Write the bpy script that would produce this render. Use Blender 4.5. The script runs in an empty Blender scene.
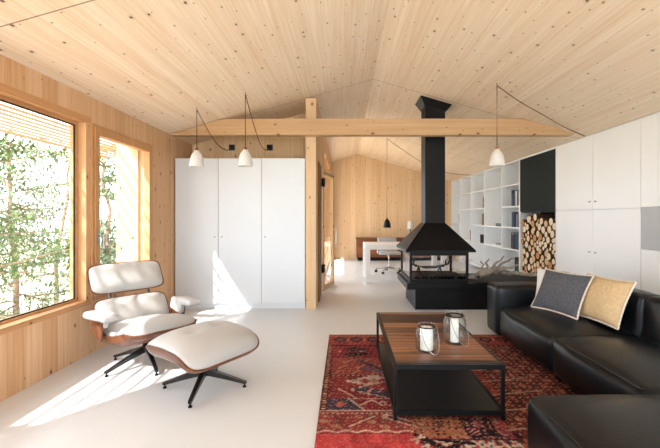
import bpy, bmesh, math, random
import numpy as np
from mathutils import Vector, Matrix, noise

S = bpy.context.scene
C = S.collection
random.seed(7)
rng = np.random.default_rng(5)
PI = math.pi

# ------------------------------------------------------------------ colour / materials
def lin(c):
    c = c / 255.0
    return c / 12.92 if c <= 0.04045 else ((c + 0.055) / 1.055) ** 2.4
def rgb(r, g, b):
    return (lin(r), lin(g), lin(b), 1.0)

def new_mat(name):
    m = bpy.data.materials.new(name)
    m.use_nodes = True
    nt = m.node_tree
    return m, nt, nt.nodes['Principled BSDF']

def plain(name, col, rough=0.5, metal=0.0, var=0.0, scale=8.0, bump=0.0, bscale=60.0, spec=0.5, coat=0.0):
    m, nt, p = new_mat(name)
    N, L = nt.nodes.new, nt.links.new
    p.inputs['Base Color'].default_value = col
    p.inputs['Roughness'].default_value = rough
    p.inputs['Metallic'].default_value = metal
    p.inputs['Specular IOR Level'].default_value = spec
    p.inputs['Coat Weight'].default_value = coat
    tc = N('ShaderNodeTexCoord')
    if var > 0:
        n = N('ShaderNodeTexNoise'); n.inputs['Scale'].default_value = scale; n.inputs['Detail'].default_value = 4
        L(tc.outputs['Object'], n.inputs['Vector'])
        r = N('ShaderNodeValToRGB')
        e = r.color_ramp.elements
        e[0].position = 0.3; e[1].position = 0.7
        e[0].color = tuple(max(0, x * (1 - var)) for x in col[:3]) + (1,)
        e[1].color = tuple(min(1, x * (1 + var)) for x in col[:3]) + (1,)
        L(n.outputs['Fac'], r.inputs['Fac']); L(r.outputs['Color'], p.inputs['Base Color'])
    if bump > 0:
        n = N('ShaderNodeTexNoise'); n.inputs['Scale'].default_value = bscale; n.inputs['Detail'].default_value = 3
        L(tc.outputs['Object'], n.inputs['Vector'])
        b = N('ShaderNodeBump'); b.inputs['Strength'].default_value = bump; b.inputs['Distance'].default_value = 0.01
        L(n.outputs['Fac'], b.inputs['Height']); L(b.outputs['Normal'], p.inputs['Normal'])
    return m

def math_node(nt, op, a=None, b=None, va=None, vb=None):
    n = nt.nodes.new('ShaderNodeMath'); n.operation = op
    if a is not None: nt.links.new(a, n.inputs[0])
    if b is not None: nt.links.new(b, n.inputs[1])
    if va is not None: n.inputs[0].default_value = va
    if vb is not None: n.inputs[1].default_value = vb
    return n.outputs[0]

def wood(name, light, dark, grain, board, width, knots=0.5, kscale=3.2, rough=0.55, tint=0.5, seam=0.25,
         panel=None, gscale=16.0, gamount=0.55, knotcol=(62, 34, 18), spec=0.3, coords='Object'):
    """planks: grain axis, axis across the boards, board width in metres, knots 0..1"""
    m, nt, p = new_mat(name)
    N, L = nt.nodes.new, nt.links.new
    tc = N('ShaderNodeTexCoord')
    sp = N('ShaderNodeSeparateXYZ'); L(tc.outputs[coords], sp.inputs[0])
    g, b = sp.outputs['XYZ'.index(grain)], sp.outputs['XYZ'.index(board)]
    third = [a for a in 'XYZ' if a not in (grain, board)][0]
    t = sp.outputs['XYZ'.index(third)]
    bw = math_node(nt, 'DIVIDE', b, vb=width)
    idx = math_node(nt, 'FLOOR', bw)
    frac = math_node(nt, 'SUBTRACT', bw, idx)
    wn = N('ShaderNodeTexWhiteNoise'); wn.noise_dimensions = '1D'; L(idx, wn.inputs['W'])
    rnd = wn.outputs['Value']
    off = math_node(nt, 'MULTIPLY', rnd, vb=37.0)
    # grain
    cg = N('ShaderNodeCombineXYZ')
    L(math_node(nt, 'MULTIPLY', math_node(nt, 'ADD', g, off), vb=0.55), cg.inputs[0])
    L(math_node(nt, 'MULTIPLY', b, vb=gscale), cg.inputs[1])
    L(math_node(nt, 'MULTIPLY', math_node(nt, 'ADD', t, off), vb=6.0), cg.inputs[2])
    n1 = N('ShaderNodeTexNoise'); n1.inputs['Scale'].default_value = 1.6; n1.inputs['Detail'].default_value = 5
    n1.inputs['Roughness'].default_value = 0.65; n1.inputs['Distortion'].default_value = 0.6
    L(cg.outputs[0], n1.inputs['Vector'])
    gr = N('ShaderNodeMapRange'); gr.inputs[1].default_value = 0.3; gr.inputs[2].default_value = 0.72
    L(n1.outputs['Fac'], gr.inputs[0])
    f1 = math_node(nt, 'MULTIPLY', gr.outputs[0], vb=gamount)
    f2 = math_node(nt, 'MULTIPLY', rnd, vb=tint)
    f = math_node(nt, 'ADD', f1, f2)
    mix = N('ShaderNodeMix'); mix.data_type = 'RGBA'; mix.clamp_factor = True
    mix.inputs['A'].default_value = light; mix.inputs['B'].default_value = dark
    L(f, mix.inputs['Factor'])
    col = mix.outputs['Result']
    if knots > 0:
        ck = N('ShaderNodeCombineXYZ')
        L(math_node(nt, 'MULTIPLY', g, vb=0.62), ck.inputs[0]); L(b, ck.inputs[1]); L(off, ck.inputs[2])
        vo = N('ShaderNodeTexVoronoi'); vo.voronoi_dimensions = '2D'; vo.inputs['Scale'].default_value = kscale
        L(ck.outputs[0], vo.inputs['Vector'])
        sc = N('ShaderNodeSeparateColor'); L(vo.outputs['Color'], sc.inputs[0])
        present = math_node(nt, 'LESS_THAN', sc.outputs[0], vb=knots)
        size = math_node(nt, 'ADD', math_node(nt, 'MULTIPLY', math_node(nt, 'POWER', sc.outputs[1], vb=2.5), vb=0.05), vb=0.024)
        rel = math_node(nt, 'DIVIDE', vo.outputs['Distance'], size)
        kr = N('ShaderNodeMapRange'); kr.inputs[1].default_value = 1.25; kr.inputs[2].default_value = 0.7
        L(rel, kr.inputs[0])
        halo = N('ShaderNodeMapRange'); halo.inputs[1].default_value = 3.0; halo.inputs[2].default_value = 1.0
        halo.inputs[4].default_value = 0.4
        L(rel, halo.inputs[0])
        mh = N('ShaderNodeMix'); mh.data_type = 'RGBA'
        L(math_node(nt, 'MULTIPLY', halo.outputs[0], present), mh.inputs['Factor'])
        L(col, mh.inputs['A']); mh.inputs['B'].default_value = tuple(x * 0.6 for x in dark[:3]) + (1,)
        mk = N('ShaderNodeMix'); mk.data_type = 'RGBA'
        L(math_node(nt, 'MULTIPLY', kr.outputs[0], present), mk.inputs['Factor'])
        L(mh.outputs['Result'], mk.inputs['A']); mk.inputs['B'].default_value = rgb(*knotcol)
        col = mk.outputs['Result']
    if seam > 0:
        e = math_node(nt, 'LESS_THAN', frac, vb=min(0.5, 0.0035 / width))
        s = math_node(nt, 'MULTIPLY', e, vb=seam)
        ms = N('ShaderNodeMix'); ms.data_type = 'RGBA'
        L(s, ms.inputs['Factor']); L(col, ms.inputs['A']); ms.inputs['B'].default_value = rgb(90, 55, 28)
        col = ms.outputs['Result']
    if panel:
        axis, start, step = panel
        pv = math_node(nt, 'DIVIDE', math_node(nt, 'SUBTRACT', sp.outputs['XYZ'.index(axis)], vb=start), vb=step)
        pf = math_node(nt, 'SUBTRACT', pv, math_node(nt, 'FLOOR', pv))
        e = math_node(nt, 'LESS_THAN', pf, vb=0.010 / step)
        ms = N('ShaderNodeMix'); ms.data_type = 'RGBA'
        L(math_node(nt, 'MULTIPLY', e, vb=0.8), ms.inputs['Factor']); L(col, ms.inputs['A']); ms.inputs['B'].default_value = rgb(110, 72, 40)
        col = ms.outputs['Result']
    L(col, p.inputs['Base Color'])
    p.inputs['Roughness'].default_value = rough
    p.inputs['Specular IOR Level'].default_value = spec
    return m

def glass(name, blend_ior=1.45, tint=(1, 1, 1, 1), extra=0.0):
    m = bpy.data.materials.new(name); m.use_nodes = True
    nt = m.node_tree; nt.nodes.clear()
    N, L = nt.nodes.new, nt.links.new
    o = N('ShaderNodeOutputMaterial'); mx = N('ShaderNodeMixShader')
    tr = N('ShaderNodeBsdfTransparent'); tr.inputs[0].default_value = tint
    gl = N('ShaderNodeBsdfGlossy'); gl.inputs['Roughness'].default_value = 0.02
    lw = N('ShaderNodeLayerWeight'); lw.inputs['Blend'].default_value = 0.5
    pw = math_node(nt, 'POWER', lw.outputs['Facing'], vb=4.0 if not extra else 2.2)
    sc = math_node(nt, 'ADD', math_node(nt, 'MULTIPLY', pw, vb=0.7 if not extra else extra), vb=0.025)
    L(sc, mx.inputs[0])
    L(tr.outputs[0], mx.inputs[1]); L(gl.outputs[0], mx.inputs[2]); L(mx.outputs[0], o.inputs[0])
    return m

M = {}
PINE_L, PINE_D = rgb(240, 210, 170), rgb(216, 170, 117)
M['ceil'] = wood('pine_ceiling', rgb(248, 234, 214), rgb(228, 200, 167), 'Y', 'X', 0.115, knots=0.62, kscale=8.0, tint=0.25, gscale=30, gamount=0.9, panel=('Y', 2.41, 2.96), seam=0.10, knotcol=(104, 62, 34))
M['wall_v'] = wood('pine_wall', rgb(222, 187, 150), rgb(194, 147, 104), 'Z', 'Y', 0.16, knots=0.5, kscale=7.0, tint=0.5, gscale=22, gamount=.7)
M['wall_x'] = wood('pine_wall_across', rgb(232, 206, 170), rgb(210, 171, 126), 'Z', 'X', 0.16, knots=0.62, kscale=7.5, tint=0.4, gscale=22, gamount=.7)
M['beam'] = wood('pine_beam', rgb(208, 178, 140), rgb(178, 139, 97), 'X', 'Z', 0.4, knots=0.7, kscale=6.5, tint=0.3, seam=0)
M['post'] = wood('pine_post', rgb(218, 190, 154), rgb(196, 157, 112), 'Z', 'X', 0.4, knots=0.7, kscale=6.5, tint=0.3, seam=0)
M['frame'] = wood('larch_frame', rgb(204, 158, 112), rgb(176, 128, 82), 'Y', 'Z', 0.6, knots=0.15, kscale=5, tint=0.3, seam=0)
M['frame_v'] = wood('larch_stile', rgb(204, 158, 112), rgb(176, 128, 82), 'Z', 'Y', 0.6, knots=0.15, kscale=5, tint=0.3, seam=0)
M['lining'] = wood('larch_lining', rgb(206, 164, 120), rgb(180, 134, 90), 'Z', 'X', 0.6, knots=0, tint=0.2, seam=0)
M['brown'] = wood('brown_board', rgb(122, 82, 52), rgb(88, 55, 32), 'Z', 'Y', 0.3, knots=0, tint=0.3, seam=0)
M['slat'] = plain('pale_slat', rgb(160, 122, 84), 0.7, var=0.08)
M['floor'] = plain('polished_floor', rgb(208, 210, 212), 0.33, var=0.03, scale=1.3, spec=0.4)
M['white'] = plain('white_lacquer', rgb(239, 241, 242), 0.35, var=0.01, scale=2)
M['white_ward'] = plain('dimmed_white_lacquer', rgb(212, 218, 224), 0.35, var=0.01, scale=2)  # same lacquer as the cabinets, darkened to offset the brighter window side
M['white_sh'] = plain('white_shelf', rgb(240, 242, 243), 0.45, var=0.01, scale=2)
M['white_metal'] = plain('white_enamel', rgb(214, 214, 212), 0.35, var=0.01)
M['desk'] = plain('white_desk', rgb(242, 243, 245), 0.35, var=0.01)
M['greypanel'] = plain('grey_panel', rgb(176, 178, 180), 0.4, var=0.03)
M['bluegreen'] = plain('dark_teal_panel', rgb(5, 24, 27), 0.6, var=0.05, spec=0.15)
M['black_in'] = plain('black_interior', rgb(22, 20, 19), 0.8, var=0.1)
M['black'] = plain('black_steel', rgb(13, 14, 16), 0.5, var=0.08, scale=5, spec=0.18)
M['blackm'] = plain('black_metal', rgb(13, 15, 17), 0.42, var=0.08, spec=0.22)
M['blackgloss'] = plain('black_cast_metal', rgb(14, 16, 20), 0.28, var=0.05, spec=0.7)
M['chrome'] = plain('chrome', rgb(210, 210, 212), 0.18, metal=1.0, var=0.02)
M['steel'] = plain('brushed_steel', rgb(160, 160, 160), 0.35, metal=1.0, var=0.03)
M['leather'] = plain('black_leather', rgb(11, 13, 17), 0.33, var=0.12, scale=3, bump=0.10, bscale=130, spec=0.38)
M['leather'].node_tree.nodes['Principled BSDF'].inputs['Specular Tint'].default_value = (.86, .94, 1, 1)
M['wleather'] = plain('white_leather', rgb(176, 175, 173), 0.42, var=0.015, scale=3, bump=0.05, bscale=150)
M['walnut'] = wood('palisander_shell', rgb(136, 84, 56), rgb(76, 40, 26), 'X', 'Y', 0.9, knots=0, tint=0.1, seam=0, gscale=26, gamount=0.9, rough=0.32, spec=0.5)
M['sideboard'] = wood('walnut_sideboard', rgb(150, 92, 58), rgb(96, 54, 32), 'X', 'Z', 0.2, knots=0.1, tint=0.5, seam=0.2)
M['tabletop'] = wood('reclaimed_top', rgb(186, 128, 92), rgb(46, 25, 18), 'X', 'Y', 0.145, knots=0.5, kscale=5, tint=0.8, seam=0.8, gscale=22, gamount=1.0, rough=0.42, spec=0.35)
M['blackwood'] = wood('black_stained_wood', rgb(34, 35, 37), rgb(15, 16, 18), 'X', 'Y', 0.12, knots=0, tint=0.4, seam=0.3, gscale=30, rough=0.45)
M['pillow_g'] = plain('charcoal_weave', rgb(82, 84, 90), 0.95, var=0.4, scale=90, bump=0.3, bscale=300)
M['pillow_b'] = plain('beige_weave', rgb(200, 174, 134), 0.9, var=0.12, scale=40, bump=0.25, bscale=250)
M['pillow_w'] = plain('white_weave', rgb(232, 230, 226), 0.9, var=0.04, scale=60, bump=0.25, bscale=250)
M['fringe'] = plain('cream_fringe', rgb(222, 212, 200), 0.95, var=0.15, scale=80)
M['cord'] = plain('brown_cord', rgb(112, 62, 40), 0.8, var=0.1)
M['cap'] = plain('copper_cap', rgb(150, 100, 70), 0.4, metal=0.6, var=0.05)
M['socketm'] = plain('dark_socket', rgb(24, 34, 36), 0.5, var=0.05)
M['glass'] = glass('window_glass')
M['jar'] = glass('jar_glass', tint=(0.94, 0.96, 0.96, 1), extra=0.55)
M['candle'] = plain('candle_wax', rgb(245, 243, 238), 0.5, var=0.01)
M['wick'] = plain('wick', rgb(60, 45, 35), 0.9, var=0.1)
M['wire'] = plain('dark_wire', rgb(50, 46, 44), 0.4, metal=0.7, var=0.05)
M['drift'] = plain('driftwood_grey', rgb(150, 142, 133), 0.85, var=0.25, scale=20, bump=0.4, bscale=60)
M['ground'] = plain('pale_ground', rgb(196, 190, 170), 0.9, var=0.2, scale=0.6)
M['deck'] = plain('deck_boards', rgb(190, 165, 135), 0.8, var=0.12, scale=6)
M['bark'] = plain('bark', rgb(150, 122, 100), 0.9, var=0.25, scale=12)
M['leaf'] = plain('leaf_green', rgb(88, 112, 60), 0.7, var=0.35, scale=2.5)
M['leaf2'] = plain('leaf_olive', rgb(112, 120, 78), 0.7, var=0.35, scale=2.5)
M['logbark'] = plain('log_bark', rgb(82, 60, 44), 0.95, var=0.3, scale=30)
CUTS = [plain('cut_face_cream', rgb(234, 212, 180), 0.8, var=0.13, scale=22),
        plain('cut_face_tan', rgb(220, 186, 144), 0.8, var=0.15, scale=22),
        plain('cut_face_orange', rgb(204, 144, 92), 0.8, var=0.18, scale=22)]

# ------------------------------------------------------------------ mesh helpers
def box(bm, x0, x1, y0, y1, z0, z1, bev=0.0, mi=0):
    r = bmesh.ops.create_cube(bm, size=1.0)
    vs = r['verts']
    for v in vs:
        v.co = Vector((x0 + (v.co.x + .5) * (x1 - x0), y0 + (v.co.y + .5) * (y1 - y0), z0 + (v.co.z + .5) * (z1 - z0)))
    fs = set(f for v in vs for f in v.link_faces)
    for f in fs: f.material_index = mi
    if bev > 0:
        es = list(set(e for v in vs for e in v.link_edges))
        bmesh.ops.bevel(bm, geom=es, offset=bev, segments=2, affect='EDGES', profile=0.6)

def frame_of(d):
    d = d.normalized()
    a = Vector((0, 0, 1)) if abs(d.z) < 0.9 else Vector((1, 0, 0))
    u = d.cross(a).normalized(); w = u.cross(d).normalized()
    return u, w

def tube(bm, pts, r, n=8, cap=True, mi=0):
    pts = [Vector(p) for p in pts]
    rs = r if isinstance(r, (list, tuple)) else [r] * len(pts)
    rings = []; u = None
    for i, p in enumerate(pts):
        d = (pts[min(i + 1, len(pts) - 1)] - pts[max(i - 1, 0)]).normalized()
        if u is None: u, w = frame_of(d)
        else:
            u = (u - d * u.dot(d)).normalized(); w = d.cross(u).normalized()
        rings.append([bm.verts.new(p + (u * math.cos(a) + w * math.sin(a)) * rs[i]) for a in [2 * PI * k / n for k in range(n)]])
    for a, b in zip(rings, rings[1:]):
        for k in range(n):
            f = bm.faces.new((a[k], a[(k + 1) % n], b[(k + 1) % n], b[k])); f.material_index = mi
    if cap:
        bm.faces.new(rings[0][::-1]).material_index = mi; bm.faces.new(rings[-1]).material_index = mi

def lathe(bm, prof, c=(0, 0, 0), n=24, closed=False, mi=0):
    rings = []
    for r, z in prof:
        if r < 1e-5: rings.append([bm.verts.new((c[0], c[1], c[2] + z))])
        else: rings.append([bm.verts.new((c[0] + r * math.cos(2 * PI * k / n), c[1] + r * math.sin(2 * PI * k / n), c[2] + z)) for k in range(n)])
    for a, b in zip(rings, rings[1:]):
        for k in range(n):
            k2 = (k + 1) % n
            if len(a) == 1 and len(b) == 1: continue
            if len(a) == 1: f = bm.faces.new((a[0], b[k2], b[k]))
            elif len(b) == 1: f = bm.faces.new((a[k], a[k2], b[0]))
            else: f = bm.faces.new((a[k], a[k2], b[k2], b[k]))
            f.material_index = mi

def prism(bm, poly, axis, a, b, mi=0):
    """poly: 2-D points; axis 'X' -> (y,z), 'Y' -> (x,z), 'Z' -> (x,y)"""
    def P(p, t):
        return {'X': (t, p[0], p[1]), 'Y': (p[0], t, p[1]), 'Z': (p[0], p[1], t)}[axis]
    A = [bm.verts.new(P(p, a)) for p in poly]; B = [bm.verts.new(P(p, b)) for p in poly]
    n = len(poly)
    fs = [bm.faces.new(A), bm.faces.new(B[::-1])]
    for k in range(n): fs.append(bm.faces.new((A[k], B[k], B[(k + 1) % n], A[(k + 1) % n])))
    for f in fs: f.material_index = mi

def frustum(bm, x0, x1, y0, y1, z0, X0, X1, Y0, Y1, z1):
    a = [bm.verts.new(p) for p in ((x0, y0, z0), (x1, y0, z0), (x1, y1, z0), (x0, y1, z0))]
    z = z1 if callable(z1) else (lambda x: z1)
    b = [bm.verts.new((p[0], p[1], z(p[0]))) for p in ((X0, Y0), (X1, Y0), (X1, Y1), (X0, Y1))]
    bm.faces.new(a[::-1]); bm.faces.new(b)
    for k in range(4): bm.faces.new((a[k], a[(k + 1) % 4], b[(k + 1) % 4], b[k]))

def soft(bm, cx, cy, cz, sx, sy, sz, r, puff=(0, 0, 0), m=9, mat=None, wob=0.0, seed=0.0):
    """rounded upholstered block, optionally puffed on its +-x/+-y/+-z faces (pairs or numbers)"""
    h = (sx / 2, sy / 2, sz / 2)
    def samples(hh):
        rr = min(r, hh * 0.98)
        out = [-hh + rr * (1 - math.tan(PI / 4 * (1 - k / 3))) for k in range(3)]
        inner = np.linspace(-hh + rr, hh - rr, m)
        out += list(inner) + [-o for o in out[::-1]]
        return out
    ss = [samples(x) for x in h]
    pf = [p if isinstance(p, (tuple, list)) else (p, p) for p in puff]
    vs = []
    def place(p):
        q = Vector([max(-(h[i] - min(r, h[i] * .98)), min(h[i] - min(r, h[i] * .98), p[i])) for i in range(3)])
        d = Vector(p) - q
        v = q + d.normalized() * min(r, min(h) * .98) if d.length > 1e-9 else q
        f = [1 - (p[i] / h[i]) ** 2 for i in range(3)]
        for i in range(3):
            j, k = (i + 1) % 3, (i + 2) % 3
            s = (f[j] * f[k]) ** 0.75 if f[j] > 0 and f[k] > 0 else 0
            if p[i] > 0: v[i] += pf[i][1] * s * (p[i] / h[i]) ** 2
            else: v[i] -= pf[i][0] * s * (p[i] / h[i]) ** 2
        v = v + Vector((cx, cy, cz))
        if wob: v += noise.noise_vector(v * 4.5 + Vector((seed, 0, 0))) * wob
        return v
    for ax in range(3):
        j, k = (ax + 1) % 3, (ax + 2) % 3
        for sgn in (-1, 1):
            grid = []
            for a in ss[j]:
                row = []
                for b in ss[k]:
                    p = [0, 0, 0]; p[ax] = sgn * h[ax]; p[j] = a; p[k] = b
                    v = bm.verts.new(place(p)); row.append(v); vs.append(v)
                grid.append(row)
            for a in range(len(grid) - 1):
                for b in range(len(grid[0]) - 1):
                    q = (grid[a][b], grid[a + 1][b], grid[a + 1][b + 1], grid[a][b + 1])
                    bm.faces.new(q if sgn > 0 else q[::-1])
    bmesh.ops.remove_doubles(bm, verts=vs, dist=0.0004)
    if mat is not None:
        bmesh.ops.transform(bm, matrix=mat, verts=[v for v in vs if v.is_valid])

def link(o):
    C.objects.link(o); return o

def obj(name, bm, mats, parent=None, world=False, smooth=None):
    if world and parent is not None:
        bmesh.ops.translate(bm, verts=bm.verts, vec=-Vector(parent.location))
    bmesh.ops.recalc_face_normals(bm, faces=bm.faces)
    me = bpy.data.meshes.new(name)
    bm.to_mesh(me); bm.free()
    for m in (mats if isinstance(mats, (list, tuple)) else [mats]): me.materials.append(M[m] if isinstance(m, str) else m)
    if smooth is not None:
        me.polygons.foreach_set('use_smooth', [True] * len(me.polygons))
        if smooth < 180:
            me.set_sharp_from_angle(angle=math.radians(smooth))
    o = link(bpy.data.objects.new(name, me))
    if parent is not None: o.parent = parent
    return o

def thing(name, label, cat, loc=(0, 0, 0), rotz=0.0, group=None):
    o = link(bpy.data.objects.new(name, None))
    o.empty_display_size = 0.1
    o.location = loc; o.rotation_euler = (0, 0, rotz)
    o['label'] = label; o['category'] = cat
    if group: o['group'] = group
    return o

def tag(o, label, cat, group=None, kind=None):
    o['label'] = label; o['category'] = cat
    if group: o['group'] = group
    if kind: o['kind'] = kind
    return o

def struct(name, bm, m, parent=None, **k):
    o = obj(name, bm, m, parent, **k)
    if parent is None: o['kind'] = 'structure'
    return o

def BM(): return bmesh.new()

# ------------------------------------------------------------------ room constants
XL, XR, XC = -2.42, 3.72, 3.30          # left wall, right wall, cabinet fronts
XRI, ZRI = 0.40, 3.25                   # ridge
SL, SR = 0.286, 0.29
YF, YB = 11.8, -1.3
YREC = 6.03
def ceil_z(x):
    if x <= XRI: return ZRI - SL * (XRI - x)
    return ZRI - SR * (min(x, XC) - XRI)

# camera: principal vanishing point at pixel (345, 217), f = 380 px
cam = bpy.data.cameras.new('camera'); co = link(bpy.data.objects.new('camera', cam))
co.location = (0, 0, 1.3); co.rotation_euler = (PI / 2, 0, 0)
cam.sensor_width = 36; cam.lens = 380 / 660 * 36
cam.shift_x = -15 / 660; cam.shift_y = -7 / 660
cam.clip_start = 0.05; cam.clip_end = 500
S.camera = co

# ------------------------------------------------------------------ shell
bm = BM()
box(bm, XL - .26, XR + .2, YB, YREC + .16, -.2, 0); box(bm, -.55, XR + .2, YREC + .16, YF + .2, -.2, 0)
struct('floor', bm, 'floor')

bm = BM()
T = .28
prism(bm, [(-2.80, ceil_z(-2.80)), (XRI, ZRI), (XC, ceil_z(XC)), (XR + .2, ceil_z(XC)), (XR + .2, ceil_z(XC) + T), (XRI, ZRI + T), (-2.80, ceil_z(-2.80) + T)], 'Y', YB - .6, YREC + .16)
prism(bm, [(-1.7, ceil_z(-1.7)), (XRI, ZRI), (XC, ceil_z(XC)), (XR + .2, ceil_z(XC)), (XR + .2, ceil_z(XC) + T), (XRI, ZRI + T), (-1.7, ceil_z(-1.7) + T)], 'Y', YREC + .16, YF + .2)  # unseen far eave, carried outward to block sun from the corridor
struct('ceiling', bm, 'ceil')

# left wall with window openings (Y ranges)
W1, W2 = (1.5, 3.56), (3.615, 4.75)
WZ0, WZ1 = 0.50, 2.195
bm = BM()
zt = ceil_z(XL)
def wl(y0, y1, z0, z1):
    if z1 > 2.2: prism(bm, [(XL - .15, z0), (XL, z0), (XL, ceil_z(XL)), (XL - .15, ceil_z(XL - .15))], 'Y', y0, y1)
    else: box(bm, XL - .15, XL, y0, y1, z0, z1)
wl(YB, YREC + .16, 0, WZ0); wl(YB, YREC + .16, WZ1, 2.44)
ys = [YB, W1[0], W1[1], W2[0], W2[1], YREC + .16]
for a, b in ((0, 1), (2, 3), (4, 5)): wl(ys[a], ys[b], WZ0, WZ1)
struct('wall_left', bm, 'wall_v')

def gable(bm, x0, x1, y0, y1, z0=0.0, e=0.0):
    pts = [(x0, z0), (x1, z0), (x1, ceil_z(x1) + e)]
    if x0 < XRI < x1: pts.append((XRI, ZRI + e))
    if x0 < XC < x1: pts.insert(3, (XC, ceil_z(XC) + e))
    pts.append((x0, ceil_z(x0) + e))
    prism(bm, pts, 'Y', y0, y1)
bm = BM(); gable(bm, -.55, XR, YF, YF + .2); struct('wall_far', bm, 'wall_x')
bm = BM(); gable(bm, XL, -.55, YREC, YREC + .16); struct('wall_recess', bm, 'wall_x')
bm = BM(); box(bm, XR, XR + .2, YB, YF + .2, 0, ceil_z(XC)); struct('wall_right', bm, 'white')
# back wall: wide glazed opening behind the camera
bm = BM()
gable(bm, XL, -2.2, YB, YB + .2); gable(bm, 3.5, XR, YB, YB + .2)
prism(bm, [(-2.2, 2.2), (3.5, 2.2), (3.5, 2.32), (-2.2, 2.32)], 'Y', YB + .02, YB + .18)
struct('wall_back', bm, 'wall_x')
bm = BM()
xs_ = (-2.2, -.32, 1.56, 3.43)
for x in xs_:
    box(bm, x, x + .07, YB + .06, YB + .13, 0, 2.2)
    box(bm, x, x + .07, YB + .06, YB + .13, 2.32, min(ceil_z(x), ceil_z(x + .07)) - .003)
box(bm, -2.13, 3.43, YB + .06, YB + .13, 0, .06); box(bm, -2.13, 3.43, YB + .06, YB + .13, 2.14, 2.2)
d4 = struct('door_3', bm, 'frame')
bm = BM(); prism(bm, [(-2.13, .06), (3.43, .06), (3.43, ceil_z(3.43) - .003), (XC, ceil_z(XC) - .003), (XRI, ZRI - .003), (-2.13, ceil_z(-2.13) - .003)], 'Y', YB + .09, YB + .10); obj('pane', bm, 'glass', d4)

# corridor wall with door opening and added glazing
D1 = (6.47, 7.35); D2 = (7.6, 11.4)
bm = BM()
def cw(y0, y1, z0, z1=None):
    if z1 is None: prism(bm, [(-.55, z0), (-.41, z0), (-.41, ceil_z(-.41)), (-.55, ceil_z(-.55))], 'Y', y0, y1)
    else: box(bm, -.55, -.41, y0, y1, z0, z1)
cw(5.5, D1[0], 0); cw(D1[0], D1[1], 2.15); cw(D1[1], D2[0], 0); cw(D2[0], D2[1], 2.8); cw(D2[1], YF, 0)
struct('wall_corridor', bm, 'wall_v')
bm = BM(); box(bm, -.408, -.396, 5.78, 6.43, 0.0, 2.15); struct('trim_1', bm, 'brown')
# unseen fixed corridor glazing, added to bring daylight into the far room
bm = BM()
for y in (7.6, 9.46, 11.33): box(bm, -.51, -.45, y, y + .07, 0, 2.8)
box(bm, -.51, -.45, 7.67, 11.33, 0, .06); box(bm, -.51, -.45, 7.67, 11.33, 2.74, 2.8)
w = struct('window_added', bm, 'frame_v')
bm = BM(); box(bm, -.485, -.475, 7.67, 11.33, .06, 2.74); obj('pane', bm, 'glass', w)
# glazed door standing ajar
d = link(bpy.data.objects.new('door_1', None)); d['kind'] = 'structure'; d.location = (-.40, 6.49, 0); d.rotation_euler = (0, 0, -math.radians(13))
bm = BM()
for y in (0, .67): box(bm, -.025, .025, y, y + .09, .02, 2.12)
for z in (.02, 2.02): box(bm, -.025, .025, .09, .67, z, z + .1)
obj('door_frame', bm, 'post', d)
bm = BM(); box(bm, -.006, .006, .09, .67, .12, 2.02); obj('pane', bm, 'glass', d)
bm = BM(); tube(bm, [(.03, .71, .80), (.075, .71, .80), (.075, .71, 1.06), (.03, .71, 1.06)], .013); obj('door_handle', bm, 'white_metal', d, smooth=40)
for z in (.35, 1.82):
    bm = BM(); box(bm, .0, .05, -.03, .05, z, z + .14); obj('hinge', bm, 'black', d)

bm = BM(); box(bm, XL - .42, XL - .152, 4.72, 4.76, .2, 2.29)
struct('trim_2', bm, 'post')

# windows
def win_thin(name, y0, y1):
    bm = BM(); a, b = XL - .125, XL - .075
    box(bm, a, b, y0, y0 + .045, WZ0, WZ1); box(bm, a, b, y1 - .045, y1, WZ0, WZ1)
    box(bm, a, b, y0 + .045, y1 - .045, WZ0, WZ0 + .04); box(bm, a, b, y0 + .045, y1 - .045, WZ1 - .04, WZ1)
    w = struct(name, bm, 'frame')
    bm = BM()
    g = .01
    box(bm, b - .012, b - .002, y0 + .045, y0 + .045 + g, WZ0 + .04, WZ1 - .04); box(bm, b - .012, b - .002, y1 - .045 - g, y1 - .045, WZ0 + .04, WZ1 - .04)
    box(bm, b - .012, b - .002, y0 + .045, y1 - .045, WZ1 - .04 - g, WZ1 - .04); box(bm, b - .012, b - .002, y0 + .045, y1 - .045, WZ0 + .04, WZ0 + .04 + g)
    obj('seal', bm, 'black', w)
    bm = BM(); box(bm, a + .02, a + .03, y0 + .045, y1 - .045, WZ0 + .04, WZ1 - .04); obj('pane', bm, 'glass', w)
    bm = BM(); box(bm, XL - .075, XL + .012, y0, y1, WZ0, WZ0 + .018, bev=.003); obj('window_sill', bm, 'frame', w)
    bm = BM()
    t = .045
    box(bm, XL, XL + .014, y0 - t, y1 + t, WZ1, WZ1 + t); box(bm, XL, XL + .014, y0 - t, y1 + t, WZ0 - t * .6, WZ0)
    box(bm, XL, XL + .014, y0 - t, y0, WZ0, WZ1)
    obj('casing', bm, 'frame', w)
    for yy in (y0, y1 - .008):
        bm = BM(); box(bm, XL - .0745, XL + .001, yy, yy + .008, WZ0 + .0185, WZ1 - .0085); obj('jamb_lining', bm, 'lining', w)
        bm = BM(); box(bm, XL - .15, XL - .1255, yy, yy + .008, WZ0, WZ1); obj('jamb_lining', bm, 'lining', w)
    bm = BM(); box(bm, XL - .0745, XL + .001, y0, y1, WZ1 - .008, WZ1); obj('head_lining', bm, 'frame', w)
    return w
win_thin('window_1', *W1)
y0, y1 = W2
bm = BM(); a, b = XL - .06, XL + .018
box(bm, a, b, y0, y0 + .03, WZ0, WZ1); box(bm, a, b, y1 - .03, y1, WZ0, WZ1)
box(bm, a, b, y0 + .03, y1 - .03, WZ0, WZ0 + .03); box(bm, a, b, y0 + .03, y1 - .03, WZ1 - .03, WZ1)
w2 = struct('window_2', bm, 'frame_v')
bm = BM(); a, b = XL - .05, XL + .028
q0, q1, z0, z1 = y0 + .032, y1 - .032, WZ0 + .032, WZ1 - .032
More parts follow.
